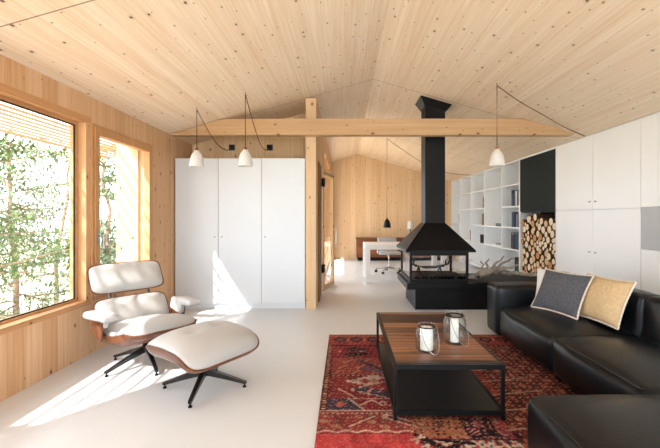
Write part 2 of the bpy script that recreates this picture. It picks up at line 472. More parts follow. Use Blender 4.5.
box(bm, a, b, q0, q0 + .065, z0, z1, bev=.004); box(bm, a, b, q1 - .065, q1, z0, z1, bev=.004)
box(bm, a, b, q0 + .065, q1 - .065, z0, z0 + .065, bev=.004); box(bm, a, b, q0 + .065, q1 - .065, z1 - .065, z1, bev=.004)
sash = obj('sash', bm, 'frame_v', w2)
bm = BM(); box(bm, XL - .02, XL - .01, q0 + .065, q1 - .065, z0 + .065, z1 - .065); obj('pane', bm, 'glass', sash)
bm = BM(); box(bm, XL + .03, XL + .036, q0 + .018, q0 + .048, 1.03, 1.17); tube(bm, [(XL + .036, q0 + .033, 1.12), (XL + .075, q0 + .033, 1.12), (XL + .078, q0 + .04, 1.11), (XL + .078, q0 + .045, .99)], .010)
obj('window_handle', bm, 'steel', sash, smooth=40)

# dividing post and tie beam
bm = BM(); prism(bm, [(-.555, 0), (-.41, 0), (-.41, ceil_z(-.41)), (-.555, ceil_z(-.555))], 'Y', 5.36, 5.5)
bm.free(); bm = BM(); box(bm, -.555, -.41, 5.36, 5.498, 0, ceil_z(-.555) - .002)
tag(obj('timber_post', bm, 'post'), 'square pale pine post rising floor to ceiling beside the white wardrobe', 'post')
bm = BM()
poly = [(XL, 2.445), (XC + .0, 2.445 if ceil_z(XC) > 2.445 else ceil_z(XC) - .003)]
xr = (ZRI - 2.657) / SR + XRI; xl = XRI - (ZRI - 2.657) / SL
xq = (ZRI - 2.445) / SR + XRI
poly = [(XL + .002, 2.43), (XL + .002, 2.436), (xl, 2.653), (xr, 2.653), (xq - .01, 2.445), (xq - .03, 2.43)]
prism(bm, poly, 'Y', 5.345, 5.358)
prism(bm, poly, 'Y', 5.358, 5.5)
bm.free(); bm = BM(); prism(bm, poly, 'Y', 5.36 - .13, 5.36)
tag(obj('tie_beam', bm, 'beam'), 'long horizontal knotty pine beam spanning the room below the ceiling', 'beam')

# ------------------------------------------------------------------ outside
bm = BM(); box(bm, -60, XL - 1.6, -40, 70, -3.4, -3.2); box(bm, XL - 1.6, 40, 12.2, 70, -3.4, -3.2); box(bm, XL - 1.6, 40, -40, YB - 2.6, -3.4, -3.2)
o = struct('ground', bm, 'ground')
bm = BM(); box(bm, XL - 1.6, XL - .26, YB - 2.6, 12.2, -.25, -.05); box(bm, XL - .26, -.55, YREC + .16, 12.2, -.25, -.05); box(bm, XL - .26, 6, YB - 2.6, YB, -.25, -.05)
o = struct('terrace', bm, 'deck')
pg = thing('slatted_canopy', 'pale slatted timber canopy outside above the tall left window', 'canopy', (-3.4, 2.5, 2.2))
def can_z(x): return 2.30
for k in range(9):
    bm = BM(); x = -2.93 - k * .125
    box(bm, x - .009, x + .009, -2.8, 6.4, 2.285, 2.309); obj('slat', bm, 'slat', pg, world=True)
bm = BM(); box(bm, -4.0, -3.975, -2.8, 6.4, 2.285, 2.315); obj('edge_beam', bm, 'slat', pg, world=True)
for y in (-2.4, .3, 3.0, 5.9):
    bm = BM(); box(bm, -3.97, -2.98, y, y + .05, 2.326, 2.42); obj('rafter', bm, 'slat', pg, world=True)
    bm = BM(); box(bm, -4.03, -3.96, y, y + .07, -.05, 2.26); obj('canopy_post', bm, 'slat', pg, world=True) if y < 0 or y > 5.5 else bm.free()

def tree(name, label, x, y, h, spread, nb, nl, leafmat, seed, lean=(0, 0), zb=-3.2, lsize=.062):
    R = random.Random(seed)
    t = thing(name, label, 'tree', (x, y, zb), 0, 'trees outside the left windows')
    bm = BM(); bl = BM()
    n = 9
    tr = [Vector((lean[0] * (k / n) ** 1.3 + R.uniform(-.08, .08), lean[1] * (k / n) ** 1.3 + R.uniform(-.08, .08), h * k / n)) for k in range(n + 1)]
    tube(bm, tr, [.075 * (1 - .8 * k / n) + .012 for k in range(n + 1)], 8)
    def leaf(p):
        d = Vector((R.gauss(0, 1), R.gauss(0, 1), R.gauss(0, .7))).normalized()
        u, w = frame_of(d); s = lsize * R.uniform(.6, 1.25)
        vs = [bl.verts.new(p + d * s), bl.verts.new(p + u * s * .38), bl.verts.new(p - d * s), bl.verts.new(p - u * s * .38)]
        bl.faces.new(vs)
    for k in range(nb):
        f = R.uniform(.18, .97); base = tr[int(f * n)].lerp(tr[min(n, int(f * n) + 1)], f * n - int(f * n))
        a = R.uniform(0, 2 * PI); ln = spread * R.uniform(.5, 1.1) * (1.1 - .55 * f)
        pts = [base]; dv = Vector((math.cos(a), math.sin(a), R.uniform(-.15, .35)))
        for q in range(5):
            dv = (dv + Vector((R.uniform(-.3, .3), R.uniform(-.3, .3), R.uniform(-.22, .16)))).normalized()
            pts.append(pts[-1] + dv * ln / 5)
        tube(bm, pts, [.03, .024, .019, .014, .010, .005], 5)
        for q in range(nl):
            s = R.random() ** .6 * 5; i = min(4, int(s)); c = pts[i].lerp(pts[i + 1], s - i)
            sub = Vector((R.gauss(0, .18), R.gauss(0, .18), R.gauss(0, .10)))
            leaf(c + sub)
    obj('trunk', bm, 'bark', t, smooth=60)
    obj('foliage', bl, leafmat, t)
    return t
tree('broadleaf_tree', 'tree with long bare horizontal branches filling the left part of the tall window', -6.5, 5.9, 5.9, 2.3, 48, 170, 'leaf', 11, (.4, .3))
tree('broadleaf_tree', 'loose olive green tree further back behind the middle of the tall window', -7.4, 8.6, 6.5, 2.4, 48, 170, 'leaf2', 12, (-.5, .3))
tree('broadleaf_tree', 'slender leaning tree whose trunk rises behind the narrow handled window', -5.3, 8.7, 6.0, 1.7, 46, 170, 'leaf', 13, (-.5, .5))
tree('broadleaf_tree', 'green tree farthest to the right behind the narrow handled window', -6.0, 11.2, 6.4, 2.4, 48, 170, 'leaf', 14, (.2, 0))
tree('broadleaf_tree', 'distant olive tree at the far left edge of the tall window', -9.0, 7.2, 6.8, 2.8, 46, 170, 'leaf2', 15, (.2, .4))
tree('broadleaf_tree', 'distant pale tree between the two left windows', -9.2, 12.0, 6.6, 3.0, 46, 170, 'leaf2', 16, (.2, .4))

t = tree('broadleaf_tree', 'tall tree beside the house that shades the left windows from the sun', -6.0, -1.5, 10.6, 2.3, 46, 120, 'leaf', 17, (.2, .3))

# ------------------------------------------------------------------ wardrobe
wd = thing('wardrobe', 'tall white three-door wardrobe built into the recess beside the pine post', 'wardrobe', (-1.48, 5.7, 0))
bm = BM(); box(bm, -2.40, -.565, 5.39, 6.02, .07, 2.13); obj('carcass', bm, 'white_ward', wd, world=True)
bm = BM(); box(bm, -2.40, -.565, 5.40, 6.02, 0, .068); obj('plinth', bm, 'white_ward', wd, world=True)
xs = [-2.40, -1.79, -1.178, -.565]
for k in range(3):
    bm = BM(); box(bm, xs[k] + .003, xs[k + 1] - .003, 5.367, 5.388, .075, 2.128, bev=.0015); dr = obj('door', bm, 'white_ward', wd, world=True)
    bm = BM(); x = (xs[1] - .05, xs[1] + .05, xs[2] + .05)[k]
    tube(bm, [(x, 5.366, 1.02), (x, 5.352, 1.02)], .011, 12); obj('knob', bm, 'steel', dr, smooth=40)
    for ch in dr.children: ch.location = -Vector(wd.location)

# ------------------------------------------------------------------ fireplace
FX, FY = 1.314, 5.68
fp = thing('fireplace', 'black steel open fireplace with pyramid hood and tall square flue', 'fireplace', (FX, FY, 0))
bm = BM(); box(bm, .985, 2.95, 5.33, 6.15, 0, .30); obj('base', bm, 'black', fp, world=True)
bm = BM(); box(bm, .85, 1.80, 5.2, 6.16, .302, .388, bev=.006); box(bm, 1.80, 3.05, 5.27, 6.16, .302, .388, bev=.006); obj('hearth_slab', bm, 'black', fp, world=True)
bm = BM(); box(bm, .93, 1.70, 5.28, 6.08, .389, .43); obj('grate_floor', bm, 'black', fp, world=True)
bm = BM()
for k in range(16):
    x = .98 + k * .045
    box(bm, x, x + .022, 5.30, 5.75, .431, .47)
obj('grate', bm, 'blackm', fp, world=True)
hb = .816
bm = BM()
for x, y in ((.91, 5.26), (1.69, 5.26), (.91, 6.07), (1.69, 6.07)): box(bm, x - .016, x + .016, y - .016, y + .016, .389, hb)
for y in (5.26, 6.07):
    box(bm, .926, 1.674, y - .016, y + .016, hb - .05, hb); box(bm, .926, 1.674, y - .016, y + .016, .389, .44)
for x in (.91, 1.69):
    box(bm, x - .016, x + .016, 5.276, 6.054, hb - .05, hb); box(bm, x - .016, x + .016, 5.276, 6.054, .389, .44)
obj('firebox_frame', bm, 'black', fp, world=True)
for args in ((.926, 1.674, 5.258, 5.264), (.926, 1.674, 6.066, 6.072)):
    bm = BM(); box(bm, args[0], args[1], args[2], args[3], .44, hb - .05); obj('pane', bm, 'glass', fp, world=True)
for x in (.91, 1.69):
    bm = BM(); box(bm, x - .003, x + .003, 5.276, 6.054, .44, hb - .05); obj('pane', bm, 'glass', fp, world=True)
bm = BM()
h = .479
box(bm, FX - h, FX + h, FY - h, FY + h, hb, hb + .028)
frustum(bm, FX - h, FX + h, FY - h, FY + h, hb + .028, FX - .15, FX + .15, FY - .15, FY + .15, 1.212)
obj('hood', bm, 'black', fp, world=True)
bm = BM()
q = .145
prism(bm, [(FX - q, 1.205), (FX + q, 1.205), (FX + q, ceil_z(FX + q) - .004), (FX - q, ceil_z(FX - q) - .004)], 'Y', FY - q, FY + q)
obj('flue', bm, 'black', fp, world=True)
bm = BM()
q2 = .225
lo_ = [bm.verts.new((FX + a * (q + .012), FY + b * (q + .012), ceil_z(FX + a * q) - .105)) for a, b in ((-1, -1), (1, -1), (1, 1), (-1, 1))]
hi_ = [bm.verts.new((FX + a * q2, FY + b * q2, ceil_z(FX + a * q2) - .004)) for a, b in ((-1, -1), (1, -1), (1, 1), (-1, 1))]
bm.faces.new(lo_[::-1]); bm.faces.new(hi_)
for k in range(4): bm.faces.new((lo_[k], lo_[(k + 1) % 4], hi_[(k + 1) % 4], hi_[k]))
obj('ceiling_collar', bm, 'black', fp, world=True)
# iron cradle with upturned branching ends
cr = thing('log_cradle', 'black iron log cradle with upturned branching ends inside the glass firebox', 'fire grate', (1.27, 5.72, .471))
bm = BM(); tube(bm, [(-.22, 0, .10), (-.08, 0, .075), (.08, 0, .075), (.22, 0, .10)], .02)
for x in (-.16, .16): tube(bm, [(x, -.12, .0), (x, 0, .08), (x, .12, .0)], .012)
obj('bar', bm, 'blackgloss', cr, smooth=50)
for s in (-1, 1):
    bm = BM()
    tube(bm, [(s * .2, 0, .1), (s * .28, 0, .12), (s * .315, .02, .19), (s * .30, .03, .25)], [.018, .016, .012, .005])
    tube(bm, [(s * .25, 0, .11), (s * .235, -.03, .17), (s * .25, -.04, .21)], [.014, .01, .005])
    tube(bm, [(s * .30, .01, .17), (s * .35, .03, .21)], [.011, .004])
    obj('horn', bm, 'blackgloss', cr, smooth=50)

# driftwood on the bench
dw = thing('driftwood', 'grey branching piece of driftwood lying on the black fireplace bench', 'driftwood', (2.1, 5.6, .389))
R = random.Random(4)
bm = BM()
def root(a, b, r0, r1, wig=.05):
    a, b = Vector(a), Vector(b); n = 6
    pts = [a.lerp(b, k / n) + Vector((R.uniform(-wig, wig), R.uniform(-wig, wig), R.uniform(-wig, wig) * .8)) * (1 if 0 < k else 0) for k in range(n + 1)]
    for p in pts: p.z = max(p.z, r0 * .9)
    tube(bm, pts, [r0 + (r1 - r0) * k / n for k in range(n + 1)], 7)
root((-.20, -.05, .05), (.12, 0, .14), .05, .05, .015)
root((.05, 0, .11), (.80, .05, .04), .045, .016, .02)
root((-.20, -.05, .05), (-.33, -.12, .035), .045, .02, .01)
root((.30, .02, .085), (.95, -.12, .05), .030, .010, .012)
for (a, b, r0) in (((-.05, -.025, .09), (.02, .05, .30), .03), ((.02, -.015, .11), (.22, -.05, .33), .032), ((.08, 0, .12), (.42, .06, .31), .03), ((.10, 0, .125), (.46, -.06, .22), .03),
                  ((.0, -.02, .105), (-.10, .06, .25), .024), ((.10, 0, .12), (.34, .12, .16), .026), ((.15, 0, .12), (.30, -.16, .12), .022)):
    root(a, b, r0, .008, .025)
obj('branches', bm, 'drift', dw, smooth=60)

# ------------------------------------------------------------------ cabinets on the right wall
def cab(y0, y1, label, mode):
    t = thing('tall_cabinet', label, 'cabinet', ((XC + XR) / 2, (y0 + y1) / 2, 0), 0, 'white cabinets along the right wall')
    top = ceil_z(XC) - .006
    bm = BM(); box(bm, XC + .022, XR - .004, y0 + .001, y1 - .001, 0, top); obj('carcass', bm, 'white', t, world=True)
    def door(z0, z1, ky, kz, mat='white', name='door'):
        bm = BM(); box(bm, XC, XC + .02, y0 + .003, y1 - .003, z0, z1, bev=.0015); dd = obj(name, bm, mat, t, world=True)
        if ky:
            bm = BM(); tube(bm, [(XC - .001, ky, kz), (XC - .018, ky, kz)], .011, 12)
            k = obj('knob', bm, 'steel', dd, smooth=40); k.location = -Vector(t.location)
    if mode == 'niche':
        door(1.413, top - .02, None, 0); door(.945, 1.407, None, 0, 'greypanel', 'panel'); door(.07, .94, None, 0)
    else:
        ky = y0 + .06 if mode == 'near' else y1 - .06
        door(1.402, top - .02, ky, 1.505); door(.07, 1.396, ky, .83)
    bm = BM(); box(bm, XC, XC + .02, y0, y1, top - .018, top); obj('cornice', bm, 'white', t, world=True)
    return t
cab(5.06, 5.935, 'tall white two-door cabinet next to the firewood niche', 'near')
cab(4.24, 5.06, 'tall white two-door cabinet between the firewood-side cabinet and the grey panel', 'far')
cab(3.30, 4.24, 'tall white cabinet with a flat grey panel across its middle', 'niche')

NY0, NY1 = 5.955, 7.165
fw = thing('firewood_niche', 'tall niche unit with dark teal upper panel above the stacked firewood', 'cabinet', ((XC + XR) / 2, (NY0 + NY1) / 2, 0))
top = ceil_z(XC) - .006
for y in (NY0 - .018, NY1 + .001):
    bm = BM(); box(bm, XC - .001, XR - .004, y, y + .016, 0, top); obj('side_panel', bm, 'white', fw, world=True)
bm = BM(); box(bm, XC, XC + .02, NY0, NY1, 1.40, top - .03); obj('door', bm, 'bluegreen', fw, world=True)
bm = BM(); box(bm, XC, XR - .03, NY0, NY1, top - .028, top); obj('top_panel', bm, 'white', fw, world=True)
bm = BM(); box(bm, XC + .02, XR - .03, NY0, NY1, 1.38, 1.398); obj('shelf', bm, 'black_in', fw, world=True)
bm = BM(); box(bm, XR - .028, XR - .004, NY0, NY1, 0, top - .03); obj('back_panel', bm, 'black_in', fw, world=True)
bm = BM(); box(bm, XC, XR - .03, NY0, NY1, 0, .06); obj('plinth', bm, 'black_in', fw, world=True)

# firewood: circles dropped into the niche one by one
ya, yb, zb, ztop = NY0 + .004, NY1 - .004, .062, 1.37
circ = []
Rl = random.Random(21)
while len(circ) < 260:
    r = Rl.choice((.036, .042, .048, .054, .060, .066, .070))
    near = circ[-70:]
    A = np.array(circ) if circ else np.zeros((0, 3))
    cand = [(ya + r, zb + r), (yb - r, zb + r)] + [(Rl.uniform(ya + r, yb - r), zb + r) for _ in range(6)]
    for i in range(len(near)):
        y1_, z1_, r1_ = near[i]; R1 = r1_ + r
        for yw in (ya + r, yb - r):
            dx = abs(yw - y1_)
            if dx < R1: cand.append((yw, z1_ + math.sqrt(R1 * R1 - dx * dx)))
        for j in range(i):
            y2_, z2_, r2_ = near[j]; R2 = r2_ + r
            dy, dz = y2_ - y1_, z2_ - z1_; dd = math.hypot(dy, dz)
            if dd >= R1 + R2 or dd < 1e-6: continue
            a_ = (R1 * R1 - R2 * R2 + dd * dd) / (2 * dd); hh = math.sqrt(max(0, R1 * R1 - a_ * a_))
            for s in (-1, 1):
                cand.append((y1_ + a_ * dy / dd - s * hh * dz / dd, z1_ + a_ * dz / dd + s * hh * dy / dd))
    best = None
    for (yy, zz) in sorted(cand, key=lambda c: c[1]):
        if yy < ya + r - 1e-6 or yy > yb - r + 1e-6 or zz < zb + r - 1e-6: continue
        if len(A) and np.min(np.hypot(A[:, 0] - yy, A[:, 1] - zz) - A[:, 2] - r) < -1e-5: continue
        best = (yy, zz); break
    if best is None or best[1] + r > ztop: break
    circ.append((best[0], best[1], r))
protos = []
for pz in range(9):
    Rp = random.Random(pz + 50); n = 14
    rad = [.97 + Rp.uniform(-.10, .02) for _ in range(n)]
    bm = BM()
    a_ = [bm.verts.new((-.15, rad[k] * math.cos(2 * PI * k / n), rad[k] * math.sin(2 * PI * k / n))) for k in range(n)]
    i_ = [bm.verts.new((-.152, .9 * rad[k] * math.cos(2 * PI * k / n), .9 * rad[k] * math.sin(2 * PI * k / n))) for k in range(n)]
    b_ = [bm.verts.new((.15, v.co.y, v.co.z)) for v in a_]
    bm.faces.new(i_).material_index = 1; bm.faces.new(b_[::-1]).material_index = 1
    for k in range(n):
        bm.faces.new((a_[k], a_[(k + 1) % n], i_[(k + 1) % n], i_[k])).material_index = 0
        bm.faces.new((a_[k], b_[k], b_[(k + 1) % n], a_[(k + 1) % n])).material_index = 0
    bmesh.ops.recalc_face_normals(bm, faces=bm.faces)
    me = bpy.data.meshes.new('firewood_log'); bm.to_mesh(me); bm.free()
    me.materials.append(M['logbark']); me.materials.append(CUTS[pz % 3])
    protos.append(me)
LOGLAB = ['round firewood log with pale cream cut end stacked in the tall niche', 'round firewood log with tan cut end stacked in the tall niche', 'round firewood log with orange-brown cut end stacked in the tall niche']
LOGGRP = ['pale cream firewood logs in the niche', 'tan firewood logs in the niche', 'orange-brown firewood logs in the niche']
for (yy, zz, r) in circ:
    kind = Rl.choices((0, 1, 2), (.55, .3, .15))[0]
    o = link(bpy.data.objects.new('firewood_log', protos[Rl.choice([kind, kind + 3, kind + 6])]))
    o.location = (XC + .165 + Rl.uniform(-.0, .035), yy, zz); o.scale = (1, r, r)
    tag(o, LOGLAB[kind], 'firewood', LOGGRP[kind])

# ------------------------------------------------------------------ bookcase
BY = [7.185, 8.0, 9.0, 9.95, 10.95, 11.76]
bk = thing('bookcase', 'long white open bookcase running along the right wall past the fireplace', 'bookcase', ((XC + XR) / 2, 9.3, 0))
SZ = [.07, .64, 1.075, 1.49, 1.92, top - .03]
for y in BY:
    bm = BM(); box(bm, XC, XR - .022, y, y + .028, 0, top); obj('upright', bm, 'white_sh', bk, world=True)
bm = BM(); box(bm, XR - .02, XR - .004, BY[0], BY[-1] + .028, 0, top); obj('back_panel', bm, 'white_sh', bk, world=True)
skip = {(1, 3), (2, 1), (3, 2), (4, 3)}
for c in range(5):
    for k, z in enumerate(SZ):
        if (c, k) in skip: continue
        bm = BM(); box(bm, XC + .002, XR - .022, BY[c] + .0285, BY[c + 1] - .0005, z, z + .026); obj('shelf', bm, 'white_sh', bk, world=True)
BOOKM = {}
def bookmat(n, c):
    if n not in BOOKM: BOOKM[n] = plain('cover_' + n.replace(' ', '_'), rgb(*c), 0.6, var=0.08)
    return BOOKM[n]
PAGES = plain('pages', rgb(230, 224, 210), 0.8, var=0.05)
BC = {'navy': (34, 48, 74), 'black': (28, 28, 32), 'white': (226, 226, 224), 'slate blue': (70, 92, 116), 'dark green': (32, 66, 54),
      'grey': (140, 142, 146), 'maroon': (110, 34, 34), 'teal': (36, 82, 92), 'tan': (176, 140, 104)}
ORD = ['nearest', 'second', 'third', 'fourth', 'fifth', 'sixth', 'seventh', 'eighth', 'ninth', 'tenth']
def book_mesh(thk, dep, hgt, cm):
    bm = BM()
    box(bm, 0, dep, 0, .003, 0, hgt); box(bm, 0, dep, thk - .003, thk, 0, hgt); box(bm, 0, .004, .003, thk - .003, 0, hgt)
    box(bm, .005, dep - .004, .0032, thk - .0032, .004, hgt - .004, mi=1)
    bmesh.ops.recalc_face_normals(bm, faces=bm.faces)
    me = bpy.data.meshes.new('book'); bm.to_mesh(me); bm.free()
    me.materials.append(cm); me.materials.append(PAGES)
    return me
Rb = random.Random(9)
def row(c, k, seq, where, hmax=.30, start=.01):
    y = BY[c] + .028 + start
    for i, n in enumerate(seq):
        thk = Rb.uniform(.034, .062); hg = hmax * Rb.uniform(.78, 1.0)
        o = link(bpy.data.objects.new('book', book_mesh(thk, Rb.uniform(.17, .22), hg, bookmat(n, BC[n]))))
        o.location = (XC + .02 + Rb.uniform(0, .03), y, SZ[k] + .0265); y += thk + .0015
        tag(o, f'{n} book, {ORD[i]} on {where}', 'book', 'books standing on ' + where)
row(0, 3, ['navy', 'slate blue', 'black', 'white', 'navy', 'teal', 'black', 'slate blue', 'navy'], 'the upper book shelf beside the dark teal panel', .33)
row(0, 2, ['black', 'slate blue', 'navy', 'grey', 'teal', 'navy', 'white', 'slate blue'], 'the eye-level shelf beside the firewood', .33)
row(0, 1, ['white', 'navy', 'teal', 'black', 'slate blue', 'navy', 'black', 'grey', 'navy'], 'the third book shelf down beside the firewood', .34)
row(0, 0, ['dark green', 'black', 'dark green', 'teal', 'black'], 'the lowest shelf beside the firewood', .42)
row(2, 3, ['maroon', 'black', 'maroon', 'tan'], 'the upper shelf of the third bookcase bay', .30)
row(2, 2, ['black', 'maroon', 'black', 'tan', 'black'], 'the middle shelf of the third bookcase bay', .34)
row(3, 1, ['maroon', 'black', 'maroon'], 'the lower shelf of the fourth bookcase bay', .32)
row(4, 2, ['black', 'grey', 'black'], 'the middle shelf of the farthest bookcase bay', .30)
# flat books
def flat(c, z, seq, where):
    zz = z
    for i, n in enumerate(seq):
        thk = .03
        me = book_mesh(thk, .22, .32, bookmat(n, BC[n]))
        o = link(bpy.data.objects.new('book', me))
        o.rotation_euler = (-PI / 2, 0, 0); o.location = (XC + .03, BY[c] + .08, zz + thk)
        zz += thk + .001
        tag(o, f'{n} book lying flat, {("bottom", "second", "top")[i if i < len(seq) - 1 else 2]} on {where}', 'book', 'flat books on ' + where)
flat(1, SZ[2] + .0265, ['black', 'grey'], 'the tall open shelf of the second bay')
flat(1, SZ[1] + .0265, ['white', 'grey'], 'the lower shelf of the second bay')
flat(4, SZ[1] + .0265, ['grey', 'white'], 'the lower shelf of the farthest bay')
# picture and black box on the shelves
pf = thing('picture_frame', 'small brown framed picture leaning on the top shelf beside the dark teal panel', 'picture', (3.5, 7.42, SZ[4] + .027), 0)
pf.rotation_euler = (0, math.radians(6), 0)
bm = BM()
for a in ((-.14, -.112), (.112, .14)): box(bm, -.01, .01, a[0], a[1], .0, .32)
for a in ((.0, .028), (.292, .32)): box(bm, -.01, .01, -.112, .112, a[0], a[1])
obj('frame', bm, plain('picture_frame_brown', rgb(70, 46, 32), .5, var=.1), pf)
bm = BM(); box(bm, .0, .006, -.112, .112, .028, .292); obj('picture', bm, plain('picture_print', rgb(150, 104, 70), .7, var=.5, scale=14), pf)
bx = thing('storage_box', 'small black lidded box on the lower shelf above the driftwood', 'box', (3.42, 9.2, SZ[1] + .027))
bm = BM(); box(bm, -.1, .1, -.14, .14, 0, .17, bev=.006); obj('body', bm, 'black', bx)
bm = BM(); box(bm, -.105, .105, -.145, .145, .171, .205, bev=.006); obj('lid', bm, 'black', bx)

# ------------------------------------------------------------------ desk area
dk = thing('desk', 'white desk with thick square legs standing in front of the far pine wall', 'desk', (1.2, 7.9, 0))
bm = BM(); box(bm, .395, 2.0, 7.45, 8.35, .66, .755, bev=.004); obj('desktop', bm, 'desk', dk, world=True)
for x in (.395, 1.90):
    for y in (7.45, 8.25):
        bm = BM(); box(bm, x, x + .10, y, y + .10, 0, .659, bev=.004); obj('leg', bm, 'desk', dk, world=True)
ch = thing('office_chair', 'white padded swivel office chair behind the white desk', 'chair', (1.02, 8.85, 0), math.radians(4))
bm = BM(); soft(bm, 0, 0, .47, .50, .46, .06, .025, (0, 0, .01)); obj('seat', bm, 'wleather', ch, smooth=180)
bm = BM(); soft(bm, 0, .25, .64, .46, .06, .34, .028, (0, .01, 0)); obj('backrest', bm, 'wleather', ch, smooth=180)
for s in (-1, 1):
    bm = BM(); tube(bm, [(s * .24, .22, .66), (s * .28, .15, .66), (s * .28, -.12, .66), (s * .26, -.15, .55), (s * .25, -.05, .45)], .013); obj('armrest', bm, 'blackgloss', ch, smooth=50)
bm = BM(); tube(bm, [(0, 0, .10), (0, 0, .44)], .028, 12); obj('column', bm, 'chrome', ch, smooth=50)
for k in range(5):
    a = k * 2 * PI / 5 + .3
    bm = BM(); tube(bm, [(.03 * math.cos(a), .03 * math.sin(a), .12), (.30 * math.cos(a), .30 * math.sin(a), .085)], [.022, .014]); lg = obj('leg', bm, 'chrome', ch, smooth=50)
    bm = BM(); tube(bm, [(.30 * math.cos(a) - .02 * math.sin(a), .30 * math.sin(a) + .02 * math.cos(a), .034), (.30 * math.cos(a) + .02 * math.sin(a), .30 * math.sin(a) - .02 * math.cos(a), .034)], .033, 14); obj('caster', bm, 'black', lg, smooth=50)
sb = thing('sideboard', 'low brown wooden sideboard along the far wall behind the desk', 'sideboard', (1.6, 11.5, 0))
bm = BM(); box(bm, .35, 2.9, 11.28, 11.78, .10, .64); obj('body', bm, 'sideboard', sb, world=True)
bm = BM(); box(bm, .33, 2.92, 11.26, 11.79, .641, .67); obj('top', bm, 'brown', sb, world=True)
bm = BM(); box(bm, .38, 2.87, 11.32, 11.74, 0, .099); obj('plinth', bm, 'black', sb, world=True)
for k in range(4):
    bm = BM(); x = .36 + k * .634
    box(bm, x + .004, x + .63, 11.262, 11.279, .12, .63, bev=.002); obj('door', bm, 'sideboard', sb, world=True)
tl = thing('table_lamp', 'small lamp with white drum shade standing on the far sideboard', 'lamp', (1.98, 11.5, .671))
bm = BM(); lathe(bm, [(0, 0), (.07, 0), (.07, .015), (.012, .025), (.012, .30), (0, .30)], n=16); obj('base', bm, 'black', tl, smooth=40)
bm = BM(); lathe(bm, [(.10, .27), (.085, .50), (.081, .50), (.096, .27), (.10, .27)], n=20); obj('lamp_shade', bm, 'white_metal', tl, smooth=40)

# ------------------------------------------------------------------ pendant lamps
def pendant(label, hx, hy, zbot, mat, path, group=None, sc=1.0):
    hz = ceil_z(hx)
    t = thing('pendant_lamp', label, 'lamp', (hx, hy, zbot), 0, group)
    bm = BM()
    pr = [(.0875, 0), (.086, .02), (.080, .07), (.069, .12), (.053, .158), (.036, .176), (.030, .183), (.030, .197), (.0, .199)]
    pr_in = [(.083, .0), (.082, .02), (.076, .07), (.065, .118), (.049, .154), (.0, .17)]
    lathe(bm, [(r * sc, z * sc) for r, z in pr], n=32)
    lathe(bm, [(r * sc, z * sc) for r, z in pr_in], n=32)
    lathe(bm, [(.0875 * sc, 0), (.083 * sc, 0)], n=32)
    obj('lamp_shade', bm, mat, t, smooth=50)
    bm = BM(); lathe(bm, [(.020 * sc, .2 * sc), (.020 * sc, .222 * sc), (.008, .232 * sc), (0, .233 * sc)], n=16); obj('cap', bm, 'cap', t, smooth=50)
    bm = BM(); lathe(bm, [(0, .035), (.02, .042), (.03, .065), (.022, .095), (.014, .12), (.014, .15), (0, .15)], n=14); obj('bulb', bm, 'white_metal', t, smooth=60)
    bm = BM(); tube(bm, [(0, 0, hz - zbot), (0, 0, hz - zbot - .03), (.012, 0, hz - zbot - .045)], .006); obj('ceiling_hook', bm, 'cap', t, smooth=50)
    P = [Vector((0, 0, .232 * sc)), Vector((0, 0, hz - zbot - .032))]
    pts = [Vector(p) - Vector((hx, hy, zbot)) for p in path]
    ctrl = [Vector((0, 0, hz - zbot - .03))] + pts
    sm = []
    for i in range(len(ctrl) - 1):
        p0, p1, p2, p3 = ctrl[max(i - 1, 0)], ctrl[i], ctrl[i + 1], ctrl[min(i + 2, len(ctrl) - 1)]
        for q in range(8):
            s = q / 8
            sm.append(.5 * ((2 * p1) + (p2 - p0) * s + (2 * p0 - 5 * p1 + 4 * p2 - p3) * s * s + (3 * p1 - p0 - 3 * p2 + p3) * s ** 3))
    sm.append(ctrl[-1])
    bm = BM(); tube(bm, P, .0052, 6); tube(bm, sm, .0052, 6); obj('cord', bm, 'cord', t, smooth=60)
    return t
G = 'white bell pendant lamps'
pendant('white bell pendant lamp nearest the left window, hung before the wardrobe', -1.79, 4.59, 1.905, 'white_metal', [(-1.79, 5.0, 2.418), (-1.79, 5.36, 2.315), (-1.79, 5.75, 2.31), (-1.79, 5.985, 2.395)], G)
pendant('white bell pendant lamp in front of the middle wardrobe door, second from the window', -1.19, 4.54, 1.905, 'white_metal', [(-1.19, 4.96, 2.50), (-1.19, 5.36, 2.325), (-1.19, 5.75, 2.31), (-1.19, 5.985, 2.395)], G)
pendant('white bell pendant lamp hanging near the bookcase and dark teal panel', 1.764, 4.41, 1.89, 'white_metal', [(2.12, 4.6, 2.694), (2.5, 4.8, 2.59), (2.9, 5.0, 2.475), (3.285, 5.2, 2.405)], G)
pendant('black bell pendant lamp hanging low over the white desk', .945, 8.55, 1.06, 'blackm', [(1.3, 8.77, 2.87), (1.8, 9.08, 2.63), (2.55, 9.55, 2.42), (3.285, 10.0, 2.40)])
for x, lab in ((-1.79, 'small square black wall socket above the left wardrobe door'), (-1.19, 'small square black wall socket above the right wardrobe door seam')):
    s = thing('wall_socket', lab, 'socket', (x, YREC, 2.40), 0, 'black wall sockets')
    bm = BM(); box(bm, -.045, .045, -.03, -.001, -.045, .045, bev=.004); obj('housing', bm, 'socketm', s)
    bm = BM(); tube(bm, [(0, -.031, 0), (0, -.044, 0)], .018, 12); obj('plug', bm, 'black', s, smooth=40)

